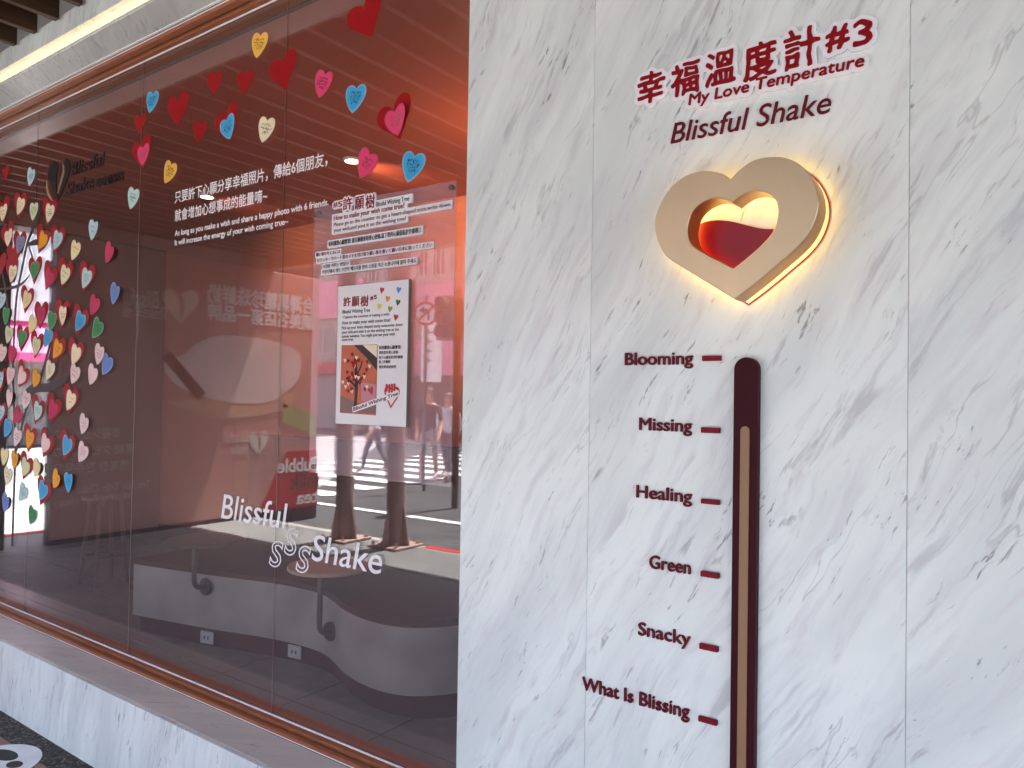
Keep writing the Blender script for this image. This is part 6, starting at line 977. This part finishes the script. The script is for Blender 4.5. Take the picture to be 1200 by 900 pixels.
b.m = [1]*len(b.m)
b.m[2] = 0
b.build('board', [M['board'], M['board_edge_shade']], t)
PFm = wallF(1.706)
def glyph_box(mb, fr, g, bold, m=0, th=.0005, lift=.0002):
    put_bold(mb, fr, dict(s=g[0], x=g[1], z=g[3], w=g[2]-g[1], h=g[4]-g[3]), bold, th, lift)
b = MB()
for g in POSTG: glyph_box(b, PFm, g, .0007)
b.build('red_title', M['title_red'], t)
b = MB()
for i, T in enumerate(POSTT): put_bold(b, PFm, T, .00035 if i == 7 else .00016, .0004, .0002)
b.build('print', M['black'], t)
HN = [(0,-.5),(.19,-.36),(.37,-.13),(.48,.09),(.5,.26),(.46,.40),(.36,.485),(.23,.5),(.10,.455),(.03,.395)]
HB = [(0,-.5),(.07,-.42),(.24,-.20),(.42,.02),(.5,.2),(.49,.36),(.40,.47),(.26,.5),(.12,.43),(.03,.32)]
def heart_pts(half, notch, n=4):
    P = half+[(0, notch)]+[(-x, y) for x, y in half[:0:-1]]
    return smooth_loop(P, n, True, (0, len(half)))
H_NOTE, H_RED = heart_pts(HN, .36, 3), heart_pts(HB, .25, 4)
def heart_at(half, cx, cz, w, h, rot):
    c_, s_ = math.cos(R(rot)), math.sin(R(rot))
    return [(cx+p.x*w*c_-p.y*h*s_, cz+p.x*w*s_+p.y*h*c_) for p in half]
DOT = {'red':(200,30,40),'blue':(60,150,220),'amber':(236,150,50),'green':(40,110,50),'yellow':(248,220,40),'olive':(150,160,40)}
dm = {k: mat('print_'+k, [c*.85 for c in lin(*v)[:3]], .5) for k, v in DOT.items()}
for x, z, c in PDOTS:
    b = MB(); put_poly(b, PFm, [flat(heart_at(H_RED, x, z, .019, .020, -12))], .0005, .0002); b.build('heart_print', dm[c], t)
# printed photo of the tree window
(ax,az),(bx,bz),(dx_,dz_),(ex,ez) = PPHOTO
b = MB()
put_poly(b, PFm, [[ax,az,bx,bz,ex,ez,dx_,dz_]], .0006, .0002, 0)
W_, H_ = bx-ax, az-dz_
q = lambda u, v: (ax+u*W_, dz_+v*H_)
put_poly(b, PFm, [flat([q(.35,.995),q(.995,.99),q(.995,.62),q(.72,.80)])], .0005, .0009, 1)
put_poly(b, PFm, [flat([q(.72,.93),q(.995,.80),q(.995,.985),q(.6,.99)])], .0005, .0015, 2)
put_poly(b, PFm, [flat([q(.01,.005),q(.99,.005),q(.99,.20),q(.55,.14),q(.01,.26)])], .0005, .0009, 3)
put_poly(b, PFm, [flat([q(.56,.45),q(.98,.42),q(.98,.2),q(.60,.18)])], .0005, .0009, 5)
for S, w_ in (([(.42,.03),(.44,.25),(.45,.42),(.43,.62),(.40,.80)], .012), ([(.45,.38),(.30,.46),(.16,.52)], .007), ([(.45,.42),(.58,.5),(.68,.56)], .006), ([(.44,.55),(.55,.66),(.60,.76)], .005)):
    ribbon(b, PFm, [q(*p) for p in S], w_, .0004, .0020, 1, False)
rr = random.Random(3)
for i in range(40):
    a_ = rr.uniform(0, 6.28); d_ = rr.uniform(.1, .5)
    put_poly(b, PFm, [flat(heart_at(H_RED, *q(min(.93, max(.07, .42+math.cos(a_)*d_*.9)), min(.93, max(.3, .6+math.sin(a_)*d_*.65))), .0125, .013, rr.uniform(-20, 20)))], .0004, .0025+.00002*i, 4 if rr.random() < .6 else 2)
b.build('photo_print', [mat('photo_orange', lin(196,104,72), .5, 0, .4, .15, 9), M['tree'], mat('photo_cream', lin(236,220,190), .5), mat('photo_floor', lin(130,100,92), .5), M['red_paper'], mat('photo_pink', lin(190,130,140), .5)], t)
# hand holding a heart
cx_, cz_ = (PHAND[0][0]+PHAND[3][0])/2-.008, 1.500
b = MB()
S_ = lambda pts: [(cx_+x*.001, cz_+z*.001) for x, z in pts]
outer = heart_at(H_RED, cx_, cz_-.004, .066, .070, -4)
inner = heart_at(H_RED, cx_, cz_-.003, .052, .054, -4)
put_poly(b, PFm, [flat(outer), flat(inner)], .0005, .0002, 0)
for i, (x, z, h_) in enumerate(((-22,26,26),(-10,24,29),(2,25,29),(13,28,25))):
    put_poly(b, PFm, [capsule(cx_+(x-4.4)*.001, cx_+(x+4.4)*.001, cz_+(z-h_/2)*.001, cz_+(z+h_/2)*.001, 8)], .0005, .0009+.00012*i, 0)
b.build('hand_print', dm['red'], t)
b = MB(); put_poly(b, PFm, [flat(heart_at(H_RED, PHAND[1][0], PHAND[1][1], .022, .026, 25))], .0005, .0015, 0)
b.build('heart_print', dm['red'], t)
b = MB(); ang = math.atan2(PLINE[1][1]-PLINE[0][1], PLINE[1][0]-PLINE[0][0]); Ln = math.hypot(PLINE[1][0]-PLINE[0][0], PLINE[1][1]-PLINE[0][1])
LF = (Vector((PLINE[0][0], 1.706, PLINE[0][1])), Vector((math.cos(ang), 0, math.sin(ang))), Vector((-math.sin(ang), 0, math.cos(ang))), Vector((0,-1,0)))
put_poly(b, LF, [[-.004,-.005,Ln+.003,-.005,Ln+.003,.014,-.004,.014]], .0004, .0036, 1)
put_text(b, LF, dict(s='Blissful Wishing Tree', x=0, z=0, w=Ln, h=.011), .0004, .0042, 0, .1, .02)
b.build('slanted_caption', [M['maroon_edge'], M['white']], t)

# ------------------------------------------------------------------ wishing tree decal, red hearts, heart notes
IF = wallF(GLASS)
t = thing('tree_decal', (-4.5, 1.745, .9), 'dark brown branching tree decal on the glass among the heart notes', 'decal')
wd = [.026, .020, .015, .017, .032, .026, .028, .032]
for i, S in enumerate(TREE):
    b = MB(); ribbon(b, wallF(GLASS-.0001-.00001*i), smooth_loop(S, 5, closed=False), wd[i], .00008, 0, 0, i not in (0, 5, 6)); b.build('limb', M['tree'], t)
b = MB(); put_poly(b, wallF(GLASS-.00003), [flat(smooth_loop(BRANCH, 4))], .00006, 0); b.build('leafy_branch', M['tree'], t)

ORD = ['topmost','second','third','fourth','fifth','sixth','seventh','eighth','ninth','tenth','eleventh','twelfth','thirteenth','fourteenth']
def rank_names(items):
    """items: (key, x, z) -> descending height rank words per key"""
    from collections import defaultdict
    d = defaultdict(list)
    for i, (k_, x, z) in enumerate(items): d[k_].append((z, i))
    out = {}
    for k_, L in d.items():
        L.sort(reverse=True)
        for r_, (z, i) in enumerate(L): out[i] = (ORD[r_], len(L))
    return out
def note_mesh(x, z, rot, col, lift, seed, clear):
    rr = random.Random(seed)
    w, h = .101, .097
    c_, s_ = math.cos(R(rot)), math.sin(R(rot))
    y0 = GLASS-.0014
    ax = rr.choice((0, 0, 1))
    def P(u, v, d):
        k_ = (.5-v) if ax == 0 else (.5+u)
        bend = lift*max(0, k_-.25)**2
        return (x+u*w*c_-v*h*s_, y0-bend-d, z+u*w*s_+v*h*c_)
    b = MB(); O = H_NOTE; n = len(O)
    def sheet(sc_, d, m):
        vs = [P(0, .05, d)]+[P(p.x*.5*sc_, .05+(p.y-.05)*.5*sc_, d) for p in O]+[P(p.x*sc_, .05+(p.y-.05)*sc_ if sc_ < 1 else p.y, d) for p in O]
        fs = [[0, 1+i, 1+(i+1) % n] for i in range(n)]+[[1+i, n+1+i, n+1+(i+1) % n, 1+(i+1) % n] for i in range(n)]
        b.add(vs, fs, m)
        return vs
    sheet(1.0, .0004, 1)
    b.add([P(p.x, p.y, 0) for p in O]+[P(p.x, p.y, .0004) for p in O], [[i, (i+1) % n, n+(i+1) % n, n+i] for i in range(n)], 1)
    sheet(.88, .0007, 0)
    # handwriting
    style = rr.random()
    if clear or style < .8:
        rows = rr.randint(2, 4) if not clear else rr.randint(3, 5)
        sk = rr.uniform(-.25, .25)
        for r_ in range(rows):
            v = .24-.44*(r_+.5)/rows+.04
            half = (.34 if v > -.05 else .22)*rr.uniform(.7, 1)
            u = -half+rr.uniform(0, .06)
            th = rr.uniform(.006, .012)*(1.3 if clear else 1)
            while u < half-.03:
                hh = rr.uniform(.04, .10)*(1.25 if clear else 1); ww = rr.uniform(.015, .06)
                pts = [(u+rr.uniform(-.01, .01), v+rr.uniform(-.6, .6)*hh), (u+ww*rr.uniform(.2,.8), v+rr.uniform(-.7, .7)*hh), (u+ww*rr.uniform(.4,1), v+rr.uniform(-.7, .7)*hh), (u+ww, v+rr.uniform(-.5, .5)*hh)]
                for (a0, a1), (b0, b1) in zip(pts[:-1], pts[1:]):
                    a1 += sk*a0*.3; b1 += sk*b0*.3
                    L_ = math.hypot(b0-a0, b1-a1) or 1; nx, ny = -(b1-a1)/L_*th, (b0-a0)/L_*th
                    b.add([P(a0+nx, a1+ny, .0010), P(a0-nx, a1-ny, .0010), P(b0-nx, b1-ny, .0010), P(b0+nx, b1+ny, .0010)], [[0,1,2,3]], 2)
                u += ww+rr.choice((.015, .02, .05))
    return b
keys = []
for x, z, rot, col, arch, red in NOTES:
    keys.append((('arch' if arch else 'tree', col, bool(red)), x, z))
rk = rank_names(keys)
seen_col = {}
inks = {'light': mat('pen_ink_pale', (.16,.15,.14), .7), 'dark': M['ink']}
for i, (x, z, rot, col, arch, red) in enumerate(NOTES):
    (zone, _, isred), (o_, cnt) = keys[i][0], rk[i]
    where = 'in the upper arch' if arch else 'in the note tree'
    kind_ = 'on a red heart' if isred else 'on bare glass'
    o2 = 'only one' if cnt == 1 else 'lowest' if o_ == ORD[cnt-1] else o_ if o_ == 'topmost' else o_+' from top'
    lab = '%s heart note %s, %s %s' % (col, kind_, o2, where)
    rr = random.Random(i*13+5)
    b = note_mesh(x, z, rot+rr.uniform(-3, 3), col, rr.choice((.004, .008, .012, .016)), i*7+1, bool(arch))
    tag(b.build('heart_note', [NM[col], NR[col], inks['dark'] if (arch and rr.random() < .75) or rr.random() < .25 else inks['light']], None, (x, GLASS, z)), lab, 'sticky note', 'heart notes stuck on the window')
    if red:
        rx, rz, rrot = red
        h = .146 if not arch else .14
        b = MB(); put_poly(b, IF, [flat(heart_at(H_RED, rx, rz, h*1.10, h, rrot))], .0003, .00015+.00004*(i % 7))
        lab = 'red paper heart behind a %s note, %s %s' % (col, o2 if cnt == 1 else o2.replace(' from top', ' down')+' of these', where)
        tag(b.build('paper_heart', M['red_paper'], None, (rx, GLASS, rz)), lab, 'paper heart', 'red paper hearts on the window')
RL = ['small bright red heart at the left edge beside a pale blue note', 'small bare red heart just above the pink note at the arch left end', 'small bare red heart right below the large one left of centre', 'small bare red heart, left of the close pair at the arch top', 'small bare red heart, right of the close pair at the arch top',
      'large bare red heart between the blue note and the small red hearts', 'large bare red heart right of the seam below the yellow orange note', 'largest bare red heart at the very top of the window', 'dark red heart among the tree limbs, right of its twin', 'dark red heart at the left edge among the tree limbs']
for (x, z, rot, h, arch), lb in zip(REDS, RL):
    b = MB(); put_poly(b, IF, [flat(heart_at(H_RED, x, z, h*1.12, h, rot))], .0003, .0001)
    tag(b.build('paper_heart', M['red_paper'], None, (x, GLASS, z)), lb, 'paper heart', 'red paper hearts on the window')

# ------------------------------------------------------------------ round footprint sticker on the pavement
FX, FY = -3.43, 1.262
t = thing('floor_sticker', (FX, FY, .004), 'round white floor sticker with black footprints by the ledge', 'floor sticker')
MB().disc((FX, FY, .0035), .177, .0012, 64).build('white_disc', mat('sticker_white', (.74,.74,.74), .45, 0, .4, .08, 18), t)
FF = (Vector((FX, FY, .0047)), Vector((1,0,0)), Vector((0,1,0)), Vector((0,0,1)))
def ell(cx, cy_, a, b_, rot, n=28):
    c_, s_ = math.cos(R(rot)), math.sin(R(rot))
    return [q for i in range(n) for q in (cx+a*math.cos(2*math.pi*i/n)*c_-b_*math.sin(2*math.pi*i/n)*s_, cy_+a*math.cos(2*math.pi*i/n)*s_+b_*math.sin(2*math.pi*i/n)*c_)]
for y_, lbx in ((.055, 0), (-.05, 0)):
    b = MB()
    put_poly(b, FF, [ell(-.045, y_+.012, .075, .036, 8)], .0006, .0002)
    put_poly(b, FF, [ell(.075, y_+.004, .036, .026, 8)], .0006, .0002)
    b.build('footprint', M['black'], t)
